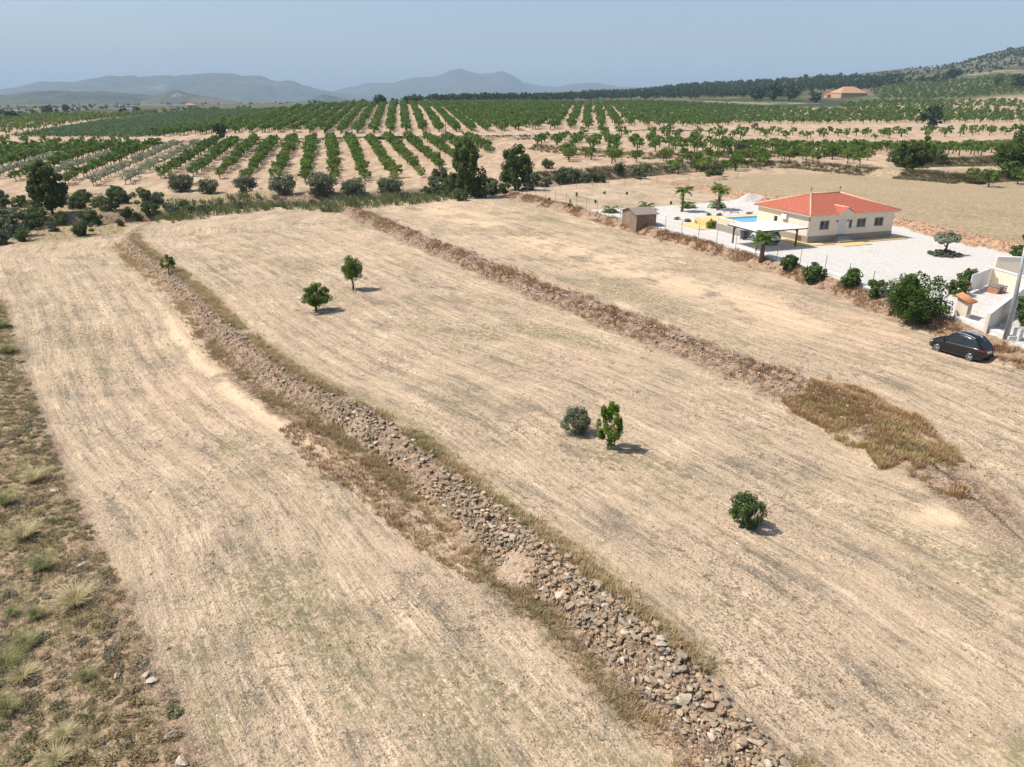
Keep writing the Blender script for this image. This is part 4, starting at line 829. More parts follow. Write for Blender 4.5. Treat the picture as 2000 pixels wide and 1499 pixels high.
for z in (1.05, 1.65, 2.15): d_.box(4.58, 4.88, .0, .02, z, z + .4); d_.box(4.95, 5.22, .0, .02, z, z + .4)
do = d_.build('door', plain('white door', (.60, .62, .64), .5, .04), hx, bevel=.006); h_ = MB(); h_.tube([(4.9, -.05, 1.75), (4.9, -.05, 1.95)], .02); h_.build('handle', M_DARK, do)
l_ = MB()
for x in (4.1, 5.75): l_.box(x - .07, x + .07, -.12, 0, 2.4, 2.62)
l_.build('wall_lamp', M_DARK, hx, bevel=.02)
e_ = HE; mb = MB(); mb.box(-OV, W + OV, -OV, D + OV, e_, e_ + .16); mb.build('eaves', M_FASC, hx)
i1, i2, hr = 3.9, 4.6, 1.78; z0 = e_ + .162; O2_ = OV + .06
v = [(-O2_, -O2_, z0), (W + O2_, -O2_, z0), (W + O2_, D + O2_, z0), (-O2_, D + O2_, z0), (i1, D / 2, z0 + hr), (W - i2, D / 2, z0 + hr)]
mb = MB(); mb.add(v, [(0,1,5,4), (1,2,5), (2,3,4,5), (3,0,4), (0,3,2,1)]); ro = mb.build('roof', M_TILE, hx)
mb = MB()
for a, b in ((0,4),(1,5),(2,5),(3,4),(4,5)): mb.tube([tuple(v[a][k] + (.03 if k == 2 else 0) for k in range(3)), tuple(v[b][k] + (.03 if k == 2 else 0) for k in range(3))], .10, 7)
mb.build('ridge_tiles', M_RIDGE, ro, smooth=True)
for a, s in ((4, 1), (5, -1)):
    p = v[a]; f = MB(); f.tube([(p[0], p[1], p[2]), (p[0], p[1], p[2] + .75)], .025); f.tube([(p[0] - .2, p[1], p[2] + .62), (p[0] + .2, p[1], p[2] + .62)], .03); f.tube([(p[0], p[1], p[2] + .72), (p[0], p[1], p[2] + .78), (p[0], p[1], p[2] + .84)], [.02, .08, .02]); f.build('finial', M_DARK, ro)
gx0, gx1, gy, gz = 3.75, 6.15, -OV - .25, z0 + .03; gm = (gx0 + gx1) / 2; gh = .72
mb = MB(); mb.add([(gx0 + .1, gy + .06, gz - .16), (gx1 - .1, gy + .06, gz - .16), (gx1 - .1, gy + .06, gz + .02), (gm, gy + .06, gz + gh - .07), (gx0 + .1, gy + .06, gz + .02), (gx0 + .1, -.6, gz - .16), (gx1 - .1, -.6, gz - .16)], [(0,1,2,3,4), (0,5,6,1), (0,4,5), (1,6,2)]); mb.build('porch_gable', M_CREAM, hx)
yb = -O2_ + gh / (hr / (D / 2 + O2_)); 
mb = MB(); mb.add([(gx0 - .1, gy, gz - .04), (gm, gy, gz + gh), (gm, yb, gz + gh), (gx0 - .1, -O2_ + .05, gz), (gx1 + .1, gy, gz - .04), (gx1 + .1, -O2_ + .05, gz)], [(0,1,2,3), (1,4,5,2)]); go = mb.build('porch_roof', M_TILE, hx)
mb = MB(); mb.tube([(gm, gy, gz + gh + .03), (gm, yb, gz + gh + .03)], .09, 7); mb.build('ridge_tiles', M_RIDGE, go, smooth=True)
mb = MB(); mb.box(-.36, -.04, 4.0, 4.95, 2.35, 2.95); mb.build('air_conditioner', M_WHITE, hx, bevel=.02)
mb = MB(); mb.box(-.06, -.031, 1.1, 1.75, .1, .66); mb.build('vent_hatch', plain('brown hatch', (.16, .07, .04), .7), hx)
mb = MB(); mb.box(3.7, 6.1, -1.35, -.04, .05, .26); mb.box(3.95, 5.85, -1.05, -.04, .26, .46); mb.box(4.15, 5.65, -.75, -.04, .46, .66); mb.build('steps', plain('grey stone steps', (.36, .31, .29), .85, .12, 5), hx)
# paving, deck and pool
def loc2w(x, y, z=0): c, s = math.cos(TH), math.sin(TH); return (36.35 + x * c - y * s, 88.44 + x * s + y * c, VZ + z)
def lbox(name, boxes, mat, kind=None, label=None, cat=None, bevel=0):
    mb = MB()
    for b in boxes: mb.box(*b)
    o = mb.build(name, mat, bevel=bevel); o.location = (36.35, 88.44, VZ); o.rotation_euler = (0, 0, TH); return tag(o, label, cat, kind=kind)
lbox('pavement', [(-1.5, W + 1.2, -1.5, -.03, -.2, .05), (-1.5, -.03, -.03, 5.3, -.2, .05), (3.0, 7.2, -3.0, -1.5, -.2, .046)], M_YEL, 'structure')
lbox('terrace', [(-4.5, -.03, 5.7, 11.6, -.3, .74), (-4.5, -1.3, 11.6, 18.2, -.3, .74), (-1.3, 6.2, 16.6, 18.2, -.3, .74), (6.2, 9.5, 10.2, 18.2, -.3, .74), (-1.3, 6.2, 10.16, 11.6, -.32, .73), (-7.2, -4.78, 12.9, 18.2, -.3, .05)], M_YEL, 'structure')
o = lbox('terrace_wall', [(-4.75, -4.5, 5.45, 12.4, -.3, .8), (-4.5, -3.3, 5.45, 5.7, -.3, .8), (-1.9, -.03, 5.45, 5.7, -.3, .8), (-3.3, -1.9, 5.62, 5.7, -.3, .8)], M_PLI, None, 'grey block retaining wall of the pool terrace under the white railing', 'wall')
lbox('water', [(-1.1, 6.0, 11.8, 16.4, .3, .58)], plain('pool water', (.16, .42, .62), .15, .05, 1.5, .08, 0, .5), 'structure')
o = lbox('swimming_pool', [(-1.3, 6.2, 11.6, 11.8, .0, .80), (-1.3, 6.2, 16.4, 16.6, 0, .80), (-1.3, -1.1, 11.8, 16.4, 0, .80), (6.0, 6.2, 11.8, 16.4, 0, .80)], M_WHITE, None, 'rectangular swimming pool with white rim behind the left of the villa', 'pool')
rl = empty('railing', loc2w(0, 0, .8), TH, 'white picket railing along the pool terrace behind the carport', 'railing')
def rail(x0, y0, x1, y1):
    L = math.hypot(x1 - x0, y1 - y0); mb = MB(); mb.tube([(x0, y0, .92), (x1, y1, .92)], .035, 6); mb.tube([(x0, y0, .12), (x1, y1, .12)], .03, 6); mb.build('handrail', M_WHITE, rl)
    mb = MB(); n = int(L / .14)
    for i in range(n + 1): t = i / n; x, y = x0 + (x1 - x0) * t, y0 + (y1 - y0) * t; mb.box(x - .013, x + .013, y - .013, y + .013, .1, .92)
    mb.build('pickets', M_WHITE, rl)
    for t in (0, .5, 1): x, y = x0 + (x1 - x0) * t, y0 + (y1 - y0) * t; mb = MB(); mb.box(x - .06, x + .06, y - .06, y + .06, 0, 1.02); mb.build('post', M_WHITE, rl)
rail(-4.62, 5.57, -4.62, 12.3); rail(-4.4, 5.57, -.3, 5.57)
# carport
cp = empty('carport', loc2w(0, 0), TH, 'white roofed carport on brown timber posts beside the villa', 'carport')
for x, y in ((-8.7, 2.95), (-8.6, -1.5), (-2.5, -.9), (-2.5, 3.1)):
    mb = MB(); mb.box(x - .08, x + .08, y - .08, y + .08, -.1, 2.12); mb.tube([(x, y, 1.65), (x + (.4 if x < -5 else -.4), y, 2.1)], .05, 5); mb.build('post', M_WOODB, cp)
mb = MB(); mb.box(-9.1, -2.1, -1.62, -1.44, 2.12, 2.26); mb.box(-9.1, -2.1, 3.0, 3.16, 2.12, 2.26); mb.build('beam', M_WOODB, cp)
mb = MB(); mb.box(-9.3, -1.9, -1.95, 3.5, 2.262, 2.33); mb.build('roof', M_WHITE, cp)
mb = MB(); mb.box(-9.3, -1.9, -2.0, -1.952, 2.2, 2.34); mb.box(-9.35, -9.302, -2.0, 3.5, 2.2, 2.34); mb.build('gutter', M_DARK, cp)
# bin, wood pile
b = empty('rubbish_bin', loc2w(-5.6, 5.0), TH, 'black wheeled rubbish bin standing against the terrace wall', 'bin')
mb = MB(); mb.add([(-.28,-.3,.06),(.28,-.3,.06),(.28,.3,.06),(-.28,.3,.06),(-.36,-.38,1.0),(.36,-.38,1.0),(.36,.38,1.0),(-.36,.38,1.0)], [(0,3,2,1),(4,5,6,7),(0,1,5,4),(1,2,6,5),(2,3,7,6),(3,0,4,7)]); mb.build('bin_body', M_DARK, b, bevel=.02)
mb = MB(); mb.box(-.4, .4, -.42, .42, 1.005, 1.08); mb.build('lid', M_DARK, b, bevel=.02); mb = MB(); mb.tube([(-.33, .3, .1), (-.28, .3, .1)], .1, 12); mb.tube([(.28, .3, .1), (.33, .3, .1)], .1, 12); mb.build('wheel', M_DARK, b)
wp = MB(); rr = random.Random(4)
for k in range(26): x = -3.2 + (k % 9) * .14; z = .08 + (k // 9) * .13; wp.tube([(x, 4.9, z), (x + rr.uniform(-.02, .02), 5.4, z)], .065, 7)
o = wp.build('log_pile', plain('brown logs', (.22, .11, .07), .9, .4, 5)); o.location = (36.35, 88.44, VZ); o.rotation_euler = (0, 0, TH); tag(o, 'stacked brown logs under the carport beside the parked silver car', 'log pile')
# ---------------------------------------------------------------- cars
M_TYRE = plain('tyre rubber', (.025, .025, .027), .9); M_RIM = plain('alloy rim', (.45, .46, .48), .3, .05, 5, 0, .8); M_CHR = plain('bright trim', (.35, .36, .38), .45, .03, 5, 0, .9)
M_RED = plain('red lamp glass', (.30, .01, .015), .2, .1, 5, 0, 0, .6); M_LAMP = plain('headlamp glass', (.5, .52, .55), .15, .05, 5, 0, 0, .6); M_CGL = plain('tinted car glass', (.012, .014, .016), .06, .1, 5, 0, 0, .7)
def car(name, loc, rz, paint, label, cat, s=1.):
    e = empty(name, loc, rz, label, cat); e.scale = (s * .93, s, s * 1.12)
    st = [(-2.2,.70,.42,.80),(-2.14,.84,.32,.95),(-1.85,.905,.24,1.03),(-1.35,.92,.22,1.03),(-.6,.925,.21,1.0),(.2,.925,.21,.98),(.85,.92,.21,.96),(1.3,.91,.22,.94),(1.75,.88,.24,.86),(2.03,.80,.28,.74),(2.17,.66,.36,.64)]
    V = []; n = 13
    for x, w_, zb, zs in st:
        half = [(0, zb), (w_ * .8, zb), (w_ * .97, zb + .07), (w_, zb + (zs - zb) * .45), (w_ * .985, zs - .12), (w_ * .93, zs), (w_ * .6, zs + .035)]
        V += [(x, y, z) for y, z in half] + [(x, 0, zs + .05)] + [(x, -y, z) for y, z in half[:0:-1]]
    n = 14; F = [(i*n+k, i*n+(k+1)%n, (i+1)*n+(k+1)%n, (i+1)*n+k) for i in range(len(st)-1) for k in range(n)] + [tuple(range(n)), tuple((len(st)-1)*n+k for k in reversed(range(n)))]
    mb = MB(); mb.add(V, F); mb.build('body', paint, e, smooth=True)
    base = [(-2.08,.78,.96),(-1.5,.84,1.0),(-.6,.86,1.0),(.3,.86,.98),(1.12,.76,.95)]; top = [(-1.55,.60,1.42),(-1.2,.64,1.58),(-.55,.665,1.655),(.1,.65,1.63),(.36,.60,1.54)]
    def P(s_, t, sd_, off=0.):
        i = min(int(s_), 3); f = s_ - i; b = [base[i][k] * (1 - f) + base[i+1][k] * f for k in range(3)]; a = [top[i][k] * (1 - f) + top[i+1][k] * f for k in range(3)]
        p = [b[k] * (1 - t) + a[k] * t for k in range(3)]; bul = math.sin(math.pi * t) * .03; return (p[0], sd_ * (p[1] + bul + off), p[2])
    V = []; T_ = [0, .33, .66, 1]; S_ = [i * .5 for i in range(9)]
    ring = lambda s_: [P(s_, t, 1) for t in T_] + [(P(s_, 1, 1)[0], 0, P(s_, 1, 1)[2] + .035)] + [P(s_, t, -1) for t in T_[::-1]]
    for s_ in S_: V += ring(s_)
    n = 9; F = [(i*n+k, i*n+k+1, (i+1)*n+k+1, (i+1)*n+k) for i in range(8) for k in range(8)] + [tuple(range(9)), tuple(72 + k for k in range(8, -1, -1))]
    mb = MB(); mb.add(V, F); mb.build('cabin', paint, e, smooth=True)
    for sd_ in (1, -1):
        for a, b_ in ((.95, 1.9), (2.0, 3.05), (3.12, 3.62), (.42, .86)):
            mb = MB(); q = []; m_ = 4
            lo_ = [P(a + (b_ - a) * k / m_, .14, sd_, .012) for k in range(m_ + 1)]; hi_ = [P(a + (b_ - a) * k / m_, (.84 if not (b_ > 3.3) else .84 - .5 * k / m_) if a > .5 else .3 + .5 * k / m_, sd_, .012) for k in range(m_ + 1)]
            mi_ = [tuple((l_[j] + h_[j]) / 2 + (sd_ * .012 if j == 1 else 0) for j in range(3)) for l_, h_ in zip(lo_, hi_)]
            vv = lo_ + mi_ + hi_; ff = [(r_*5+k, r_*5+k+1, (r_+1)*5+k+1, (r_+1)*5+k) for r_ in range(2) for k in range(4)]
            mb.add(vv, ff); mb.build('side_window', M_CGL, e, smooth=True)
        mb = MB(); mb.tube([P(.7, 1, sd_, -.02), P(1.4, 1, sd_, -.01), P(2.2, 1, sd_, -.01), P(3.1, 1, sd_, -.02)], .022, 6)
        for i in range(len(mb.v)): mb.v[i] = (mb.v[i][0], mb.v[i][1], mb.v[i][2] + .045)
        mb.build('roof_rail', M_CHR, e)
        mb = MB(); mb.add([(x, sd_ * y, z) for x, y, z in [(.78,.90,.98),(.98,.90,.98),(.98,1.06,1.0),(.84,1.08,1.0),(.80,.90,1.12),(.95,.90,1.12),(.95,1.05,1.12),(.86,1.06,1.12)]], [(0,1,2,3),(4,5,6,7),(0,1,5,4),(1,2,6,5),(2,3,7,6),(3,0,4,7)]); mb.build('mirror', paint, e, bevel=.02)
        mb = MB(); mb.add([(x, sd_ * y, z) for x, y, z in [(-2.225,.40,.86),(-2.20,.76,.84),(-1.98,.915,.93),(-1.98,.90,1.01),(-2.15,.78,.98),(-2.21,.45,.95)]], [(0,1,2,3,4,5)]); mb.build('taillight', M_RED, e)
        mb = MB(); mb.add([(x, sd_ * y, z) for x, y, z in [(2.17,.5,.58),(2.04,.81,.62),(1.75,.895,.74),(1.8,.87,.80),(2.1,.6,.70)]], [(0,1,2,3,4)]); mb.build('headlight', M_LAMP, e)
        for x in (-1.32, 1.33):
            w0 = MB(); w0.tube([(x, sd_ * .70, .35), (x, sd_ * .90, .35)], .35, 28); w0.tube([(x, sd_ * .90, .35), (x, sd_ * .925, .35)], [.35, .31], 28); wo = w0.build('wheel', M_TYRE, e)
            r0 = MB(); r0.tube([(x, sd_ * .92, .35), (x, sd_ * .93, .35)], .06, 12)
            for k in range(5):
                a = k * 2 * math.pi / 5 + .3
                for da in (-.2, .2): r0.tube([(x, sd_ * .928, .35), (x + .225 * math.cos(a + da), sd_ * .935, .35 + .225 * math.sin(a + da))], .024, 5)
            r0.tube([(x + .235 * math.cos(k * .2244), sd_ * .932, .35 + .235 * math.sin(k * .2244)) for k in range(29)], .018, 5); r0.build('rim', M_RIM, wo)
            a0 = MB(); a0.tube([(x + .39 * math.cos(k * math.pi / 12), sd_ * .915, .35 + .39 * math.sin(k * math.pi / 12)) for k in range(13)], .035, 6); a0.build('wheel_arch', M_TYRE, e)
        mb = MB(); mb.box(-1.0, 1.0, min(sd_ * .88, sd_ * .935), max(sd_ * .88, sd_ * .935), .24, .36); mb.build('sill_trim', M_TYRE, e, bevel=.015)
    mb = MB(); mb.add([(-2.10,-.70,1.02),(-2.10,.70,1.02),(-1.63,.56,1.37),(-1.63,-.56,1.37)], [(0,1,2,3)]); mb.build('rear_window', M_CGL, e)
    mb = MB(); mb.add([(1.10,-.70,.99),(1.10,.70,.99),(.45,.56,1.51),(.45,-.56,1.51)], [(0,1,2,3)])
    for i in range(4): mb.v[i] = (mb.v[i][0] + .035, mb.v[i][1], mb.v[i][2] + .02)
    mb.build('windscreen', M_CGL, e)
    mb = MB(); mb.box(-2.245, -2.225, -.26, .26, .70, .81); mb.build('number_plate', M_WHITE, e); mb = MB(); mb.box(-2.235, -2.1, -.68, .68, .36, .52); mb.build('bumper', M_TYRE, e, bevel=.03)
    mb = MB(); mb.box(2.12, 2.19, -.42, .42, .42, .60); mb.build('grille', M_DARK, e, bevel=.02)
    return e
def paint(name, c, metal=.3): m = NT(name, .28).col(c); m.b.inputs['Metallic'].default_value = metal; m.b.inputs['Coat Weight'].default_value = .8; m.b.inputs['Coat Roughness'].default_value = .05; return m.m
P_BLK = paint('dark brown metallic paint', (.014, .013, .014)); P_WHT = paint('silver white paint', (.62, .63, .66), .1); P_REDC = paint('dark red paint', (.32, .015, .03))
a = at(1829, 686); b = at(1890, 705); rz = math.atan2(a[1] - b[1], a[0] - b[0]); cx, cy = (a[0] + b[0]) / 2, (a[1] + b[1]) / 2
nx, ny = math.sin(rz), -math.cos(rz)
if nx * cx + ny * cy > 0: nx, ny = -nx, -ny
cx -= nx * .88; cy -= ny * .88
car('parked_car', (cx, cy, g(cx, cy) - .02), rz, P_BLK, 'black five door crossover car parked on the bare ground at the right', 'car', .98)
x, y, z = loc2w(-4.4, 2.4); car('parked_car', (x, y, VZ), TH + math.pi / 2, P_WHT, 'silver white car parked in the shade under the carport', 'car', .98)
x, y, z = atz(1473, 248); car('parked_car', (x, y, z + .06), 3.0, P_REDC, 'small dark red car far off on the track among the almond terraces', 'car', 1.)
# ---------------------------------------------------------------- shed
sh = empty('garden_shed', (17.2, 100.4, VZ), R(17), 'brown timber garden shed with grey pitched roof behind the wire fence', 'shed')
def plankmat():
    m = NT('weathered planks', .85); v = m.co(); sp = m.n('ShaderNodeSeparateXYZ'); m.l(v, sp.inputs[0]); q = m.math('FRACT', m.math('MULTIPLY', sp.outputs[2], 5.)); f = m.noise(m.map(v, (1.5, 1.5, 9)), 1.4, 5, .7)
    k = m.mix(m.ramp(f, .35, .65), (.17, .115, .08), (.33, .24, .175)); k = m.mix(m.ramp(q, 0, .12, .8, 0), k, (.05, .035, .03)); m.col(k); return m.bump(q, .5, .02).m
M_PLK = plankmat(); sL, sG, sH, sR = 3.0, 4.5, 1.72, 2.32
mb = MB(); mb.add([(0,0,-.8),(sL,0,-.8),(sL,sG,-.8),(0,sG,-.8),(0,0,sH),(sL,0,sH),(sL,sG,sH),(0,sG,sH),(0,sG/2,sR),(sL,sG/2,sR)], [(0,1,5,4),(2,3,7,6),(0,4,8,7,3),(1,2,6,9,5),(0,3,2,1)]); mb.build('wall', M_PLK, sh)
mb = MB(); mb.add([(-.25,-.25,sH-.02),(sL+.35,-.25,sH-.02),(sL+.35,sG/2,sR+.06),(-.25,sG/2,sR+.06),(sL+.35,sG+.25,sH-.02),(-.25,sG+.25,sH-.02),(-.25,-.25,sH-.10),(sL+.35,-.25,sH-.10),(sL+.35,sG/2,sR-.0),(-.25,sG/2,sR-.0),(sL+.35,sG+.25,sH-.10),(-.25,sG+.25,sH-.10)], [(0,1,2,3),(3,2,4,5),(6,9,8,7),(9,11,10,8),(0,6,7,1),(5,4,10,11),(0,3,9,6),(3,5,11,9),(1,7,8,2),(2,8,10,4)]); mb.build('roof', plain('grey brown roofing felt', (.23, .19, .155), .9, .1, 8), sh)
mb = MB()
for x, y in ((-.03, -.03), (sL - .05, -.03), (-.03, sG - .05), (-.03, sG * .36), (-.03, sG * .68), (sL * .5, -.03)): mb.box(x, x + .09, y, y + .09, -.1, sH - .14)
mb.build('corner_post', plain('pale batten', (.36, .27, .20), .8), sh)
mb = MB(); mb.box(-.045, -.012, sG * .37 + .1, sG * .67, .02, 1.6); do = mb.build('door', plain('brown door', (.25, .18, .13), .8, .2), sh); mb = MB(); mb.box(-.075, -.047, sG * .62, sG * .64, .95, 1.1); mb.build('handle', M_DARK, do)
# ---------------------------------------------------------------- fence, low wall
fe = empty('wire_fence', (0, 0, 0), 0, 'wire fence on slim grey steel posts along the stone bank of the villa plot', 'fence')
M_POST = plain('galvanised post', (.24, .25, .24), .5, .1, 5, 0, .4); cum = 0; pts = []
q, s, _ = along(E3, 2, 0, 1, .1); 
L = [math.dist(E3[i], E3[i+1]) for i in range(len(E3)-1)]; tot = sum(L)
def e3(s_, off):
    i = 0
    while i < len(L) - 1 and s_ > L[i]: s_ -= L[i]; i += 1
    t = s_ / L[i]; a, b = np.array(E3[i]), np.array(E3[i+1]); d = (b - a) / L[i]; p = a + (b - a) * t + np.array([d[1], -d[0]]) * off; return p[0], p[1]
s_ = 17.
while s_ < tot - .5: pts.append(e3(s_, .8)); s_ += 3.5
pp = []
for x, y in pts:
    z = g(x, y); mb = MB(); mb.tube([(x, y, z - .2), (x, y, z + 1.95)], .032, 6); mb.build('post', M_POST, fe); pp.append((x, y, z))
mb = MB()
for h in (.15, .7, 1.3, 1.9): mb.tube([(x, y, z + h) for x, y, z in pp], .006, 4)
mb.build('wire', M_POST, fe)
bf = empty('wire_fence', (0, 0, 0), 0, 'wire fence along the back edge of the sapling plot near the gully', 'fence'); bp = [atz(1000 + 440 * t, 379 - 30 * t) for t in np.linspace(0, 1, 15)]
for x, y, z in bp: mb = MB(); mb.tube([(x, y, z - .2), (x, y, z + 1.9)], .03, 5); mb.build('post', M_POST, bf)
mb = MB(); [mb.tube([(x, y, z + h) for x, y, z in bp], .006, 4) for h in (.3, 1., 1.8)]; mb.build('wire', M_POST, bf)
M_CONC = plain('whitewashed concrete', (.60, .58, .55), .9, .1, 3, .2)
def lowwall(s0, s1, label, hh=.5):
    mb = MB(); n = int((s1 - s0) / 1.2); prev = None
    for i in range(n + 1):
        s_ = s0 + (s1 - s0) * i / n; wob = .12 * math.sin(s_ * .7); a = e3(s_, 1.0 + wob); b = e3(s_, 1.65 + wob + .35 * max(0, math.sin(s_ * .45))); zt = VZ + .30
        ring = [(a[0], a[1], zt - hh - .6), (a[0], a[1], zt), (b[0], b[1], zt), (b[0], b[1], zt - hh - .6)]
        k = len(mb.v); mb.v += ring
        if prev is not None: mb.f += [(prev + j, prev + (j + 1) % 4, k + (j + 1) % 4, k + j) for j in range(4)]
        else: mb.f.append((k, k+1, k+2, k+3))
        prev = k
    mb.f.append((prev + 3, prev + 2, prev + 1, prev)); return tag(mb.build('low_wall', M_CONC), label, 'wall')
lowwall(18, 47, 'low whitewashed kerb wall on the edge of the gravel yard below the oleanders')
lowwall(9.5, 14.8, 'low whitewashed kerb wall between the big round tree and the gate wall')
# gate walls
def wseg(mb, p, q, z0, z1, th=.22):
    d = Vector((q[0] - p[0], q[1] - p[1], 0)); L_ = d.length; a = math.atan2(d.y, d.x); M = Matrix.Translation((p[0], p[1], 0)) @ Matrix.Rotation(a, 4, 'Z'); mb.box(0, L_, -th / 2, th / 2, z0, z1, M); return M, L_
def gwall(pts_, h, label):
    e = empty('garden_wall', (pts_[0][0], pts_[0][1], VZ), 0, label, 'wall'); a = MB(); c = MB(); o_ = (pts_[0][0], pts_[0][1])
    for i in range(len(pts_) - 1):
        p = (pts_[i][0] - o_[0], pts_[i][1] - o_[1]); q = (pts_[i+1][0] - o_[0], pts_[i+1][1] - o_[1]); wseg(a, p, q, -1.2, h); wseg(c, p, q, h + .003, h + .08, .32)
    a.build('wall', M_CREAM, e); c.build('coping', M_WHITE, e); return e
gwall([(36.3, 52.6), (47.1, 63.5)], 1.5, 'cream gate wall with white coping running from the pole towards the right edge')
gwall([(47.0, 63.8), (46.2, 68.9)], 1.5, 'cream wall with white coping behind the pallet stack')
gwall([(49.3, 72.4), (57, 71.2)], 1.7, 'tall cream wall behind the entrance at the right edge')
gt = empty('sliding_gate', (41.9, 64.2, VZ), math.atan2(3.0, 3.6), 'white sliding gate of horizontal slats standing open by the entrance wall', 'gate')
for k in range(9): mb = MB(); mb.box(.05, 4.6, -.02, .02, .15 + k * .17, .15 + k * .17 + .155); mb.build('slat', M_WHITE, gt)
mb = MB(); [mb.box(x, x + .06, -.035, .035, .08, 1.72) for x in (0, 1.5, 3.05, 4.6)]; mb.box(0, 4.66, -.035, .035, 1.723, 1.78); mb.build('frame', M_WHITE, gt)
mb = MB(); mb.add([(4.7,-.12,-.3),(5.4,-.9,-.3),(4.7,-.12,1.9),(4.9,.12,-.3),(5.5,-.7,-.3),(4.9,.12,1.9)], [(0,1,2),(3,5,4),(0,2,5,3),(1,4,5,2),(0,3,4,1)]); mb.build('end_pier', M_CREAM, gt); mb = MB(); mb.box(-1.2, .2, -.3, .3, -.2, .12); mb.build('concrete_footing', M_CONC, gt)
x, y = 37.0, 56.8; hu = empty('meter_hut', (x, y, VZ), R(35), 'small cream meter hut with orange sloping tile roof near the gate', 'hut')
mb = MB(); mb.add([(-.4,-.45,-.2),(.4,-.45,-.2),(.4,.45,-.2),(-.4,.45,-.2),(-.4,-.45,1.35),(.4,-.45,1.35),(.4,.45,1.7),(-.4,.45,1.7)], [(0,3,2,1),(4,5,6,7),(0,1,5,4),(1,2,6,5),(2,3,7,6),(3,0,4,7)]); mb.build('wall', M_CREAM, hu)
mb = MB()
for k in range(8): xx = -.55 + k * .158; mb.tube([(xx, -.68, 1.33), (xx, .62, 1.84)], .078, 8)
mb.build('roof', M_TERR, hu, smooth=True); mb = MB(); mb.box(-.25, .25, -.475, -.452, .35, 1.1); mb.build('door', M_FRAME, hu)
pl = empty('pallet_stack', (45.0, 64.9, VZ), .4, 'stack of grey pallets and orange bricks between the gate and the wall', 'stack')
for k in range(4):
    mb = MB(); zz = k * .17
    for j in range(5): mb.box(-.55, .55, -.5 + j * .22, -.5 + j * .22 + .12, zz + .10, zz + .125)
    for j in range(3): mb.box(-.55 + j * .5, -.45 + j * .5, -.5, .5, zz + .005, zz + .098)
    mb.build('pallet', plain('grey pallet wood', (.26, .23, .20), .9, .3, 6), pl)
mb = MB(); [mb.box(-.78, -.6, -.5 + j * .24, -.3 + j * .24, .0 + i * .12, .11 + i * .12) for i in range(3) for j in range(4)]; mb.build('brick', M_TERR, pl)
po = empty('utility_pole', (36.9, 51.0, 2.3), 0, 'tall tapered grey steel pole beside the gate wall near the black car', 'pole')
mb = MB(); mb.tube([(0, 0, -.6), (-.12, 0, 4), (-.36, 0, 7.4)], [.17, .14, .09], 12); mb.build('shaft', plain('galvanised pole', (.30, .32, .33), .55, .12, 3, .1, .3), po, smooth=True)
mb = MB(); mb.tube([(-.36, 0, 7.35), (-.5, .1, 7.75), (-.62, .15, 8.0)], .045, 6); mb.tube([(-.36, 0, 7.35), (-.2, -.1, 7.7), (-.5, .1, 7.72)], .035, 6); mb.tube([(-.66, .1, 7.95), (-.52, .2, 8.05)], .07, 6); mb.build('bracket', M_DARK, po)
mb = MB(); mb.tube([(.24, .02, -.4), (.14, 0, 3.4)], .035, 8); mb.build('conduit', M_WHITE, po)
for (x, y, w_, h_, lab) in [(37.75, 51.0, .5, .95, 'grey concrete pedestal right of the steel pole'), (39.6, 52.4, .9, .9, 'pale concrete block at the right edge beside the oleander')]:
    o = MB(); o.box(-w_ / 2, w_ / 2, -.25, .25, -.5, h_); o = o.build('concrete_pedestal', M_CONC, bevel=.02); o.location = (x, y, g(x, y)); o.rotation_euler = (0, 0, .5); tag(o, lab, 'pedestal')
# ---------------------------------------------------------------- palms, cycads, oleanders
def frond(mb, base, az, L_, rise, droop, w_, n=9):
    pts_ = []
    for k in range(n + 1): t = k / n; r_ = L_ * (t - .12 * t * t); pts_.append(Vector((base[0] + math.cos(az) * r_, base[1] + math.sin(az) * r_, base[2] + L_ * (rise * t - droop * t * t))))
    sd_ = Vector((-math.sin(az), math.cos(az), 0))
    for k in range(1, n):
        p = pts_[k]; d = (pts_[k + 1] - pts_[k]).normalized(); t = k / n; wl_ = w_ * math.sin(math.pi * (t * .85 + .12)) 
        for s2 in (-1, 1):
            for j in range(2):
                q = p + (pts_[k + 1] - p) * (j * .5); tip = q + sd_ * s2 * wl_ + d * wl_ * .55 + Vector((0, 0, -wl_ * .25)); mb.add([q - d * .03 * L_, q + d * .05 * L_, tip], [(0, 1, 2)])
def palm(u, v, h, r0, L_, nf, label, name='palm_tree', s_=0, w_=.3, rise=.75, droop=.9):
    x, y, z = atz(u, v); e = empty(name, (x, y, z), s_, label, 'palm'); rr = random.Random(s_)
    mb = MB(); mb.tube([(0, 0, -.1), (.02, .01, h * .3), (0, .02, h)], [r0 * 1.35, r0 * .95, r0 * .8], 10); mb.build('trunk', plain('palm bark', (.15, .105, .08), .95, .35, 9, .9), e, smooth=True)
    mb = MB()
    for k in range(nf): frond(mb, (0, 0, h), k * 2.39996, L_ * rr.uniform(.85, 1.1), rise * rr.uniform(.2, 1.35), droop * rr.uniform(.8, 1.2), w_ * L_)
    mb.build('fronds', M_PALM, e); return e
palm(1332, 414, 3.05, .2, 1.9, 26, 'tall palm with slim reddish trunk left of the pool', s_=1, w_=.27, rise=.95, droop=.75)
palm(1403, 411, 2.95, .26, 1.95, 26, 'tall palm with thick shaggy trunk behind the pool', s_=2, w_=.27, rise=.95, droop=.75)
palm(1487, 510, 2.4, .26, 1.6, 28, 'palm with rough grey trunk in front of the carport', s_=3, w_=.27, rise=1.0, droop=.8)
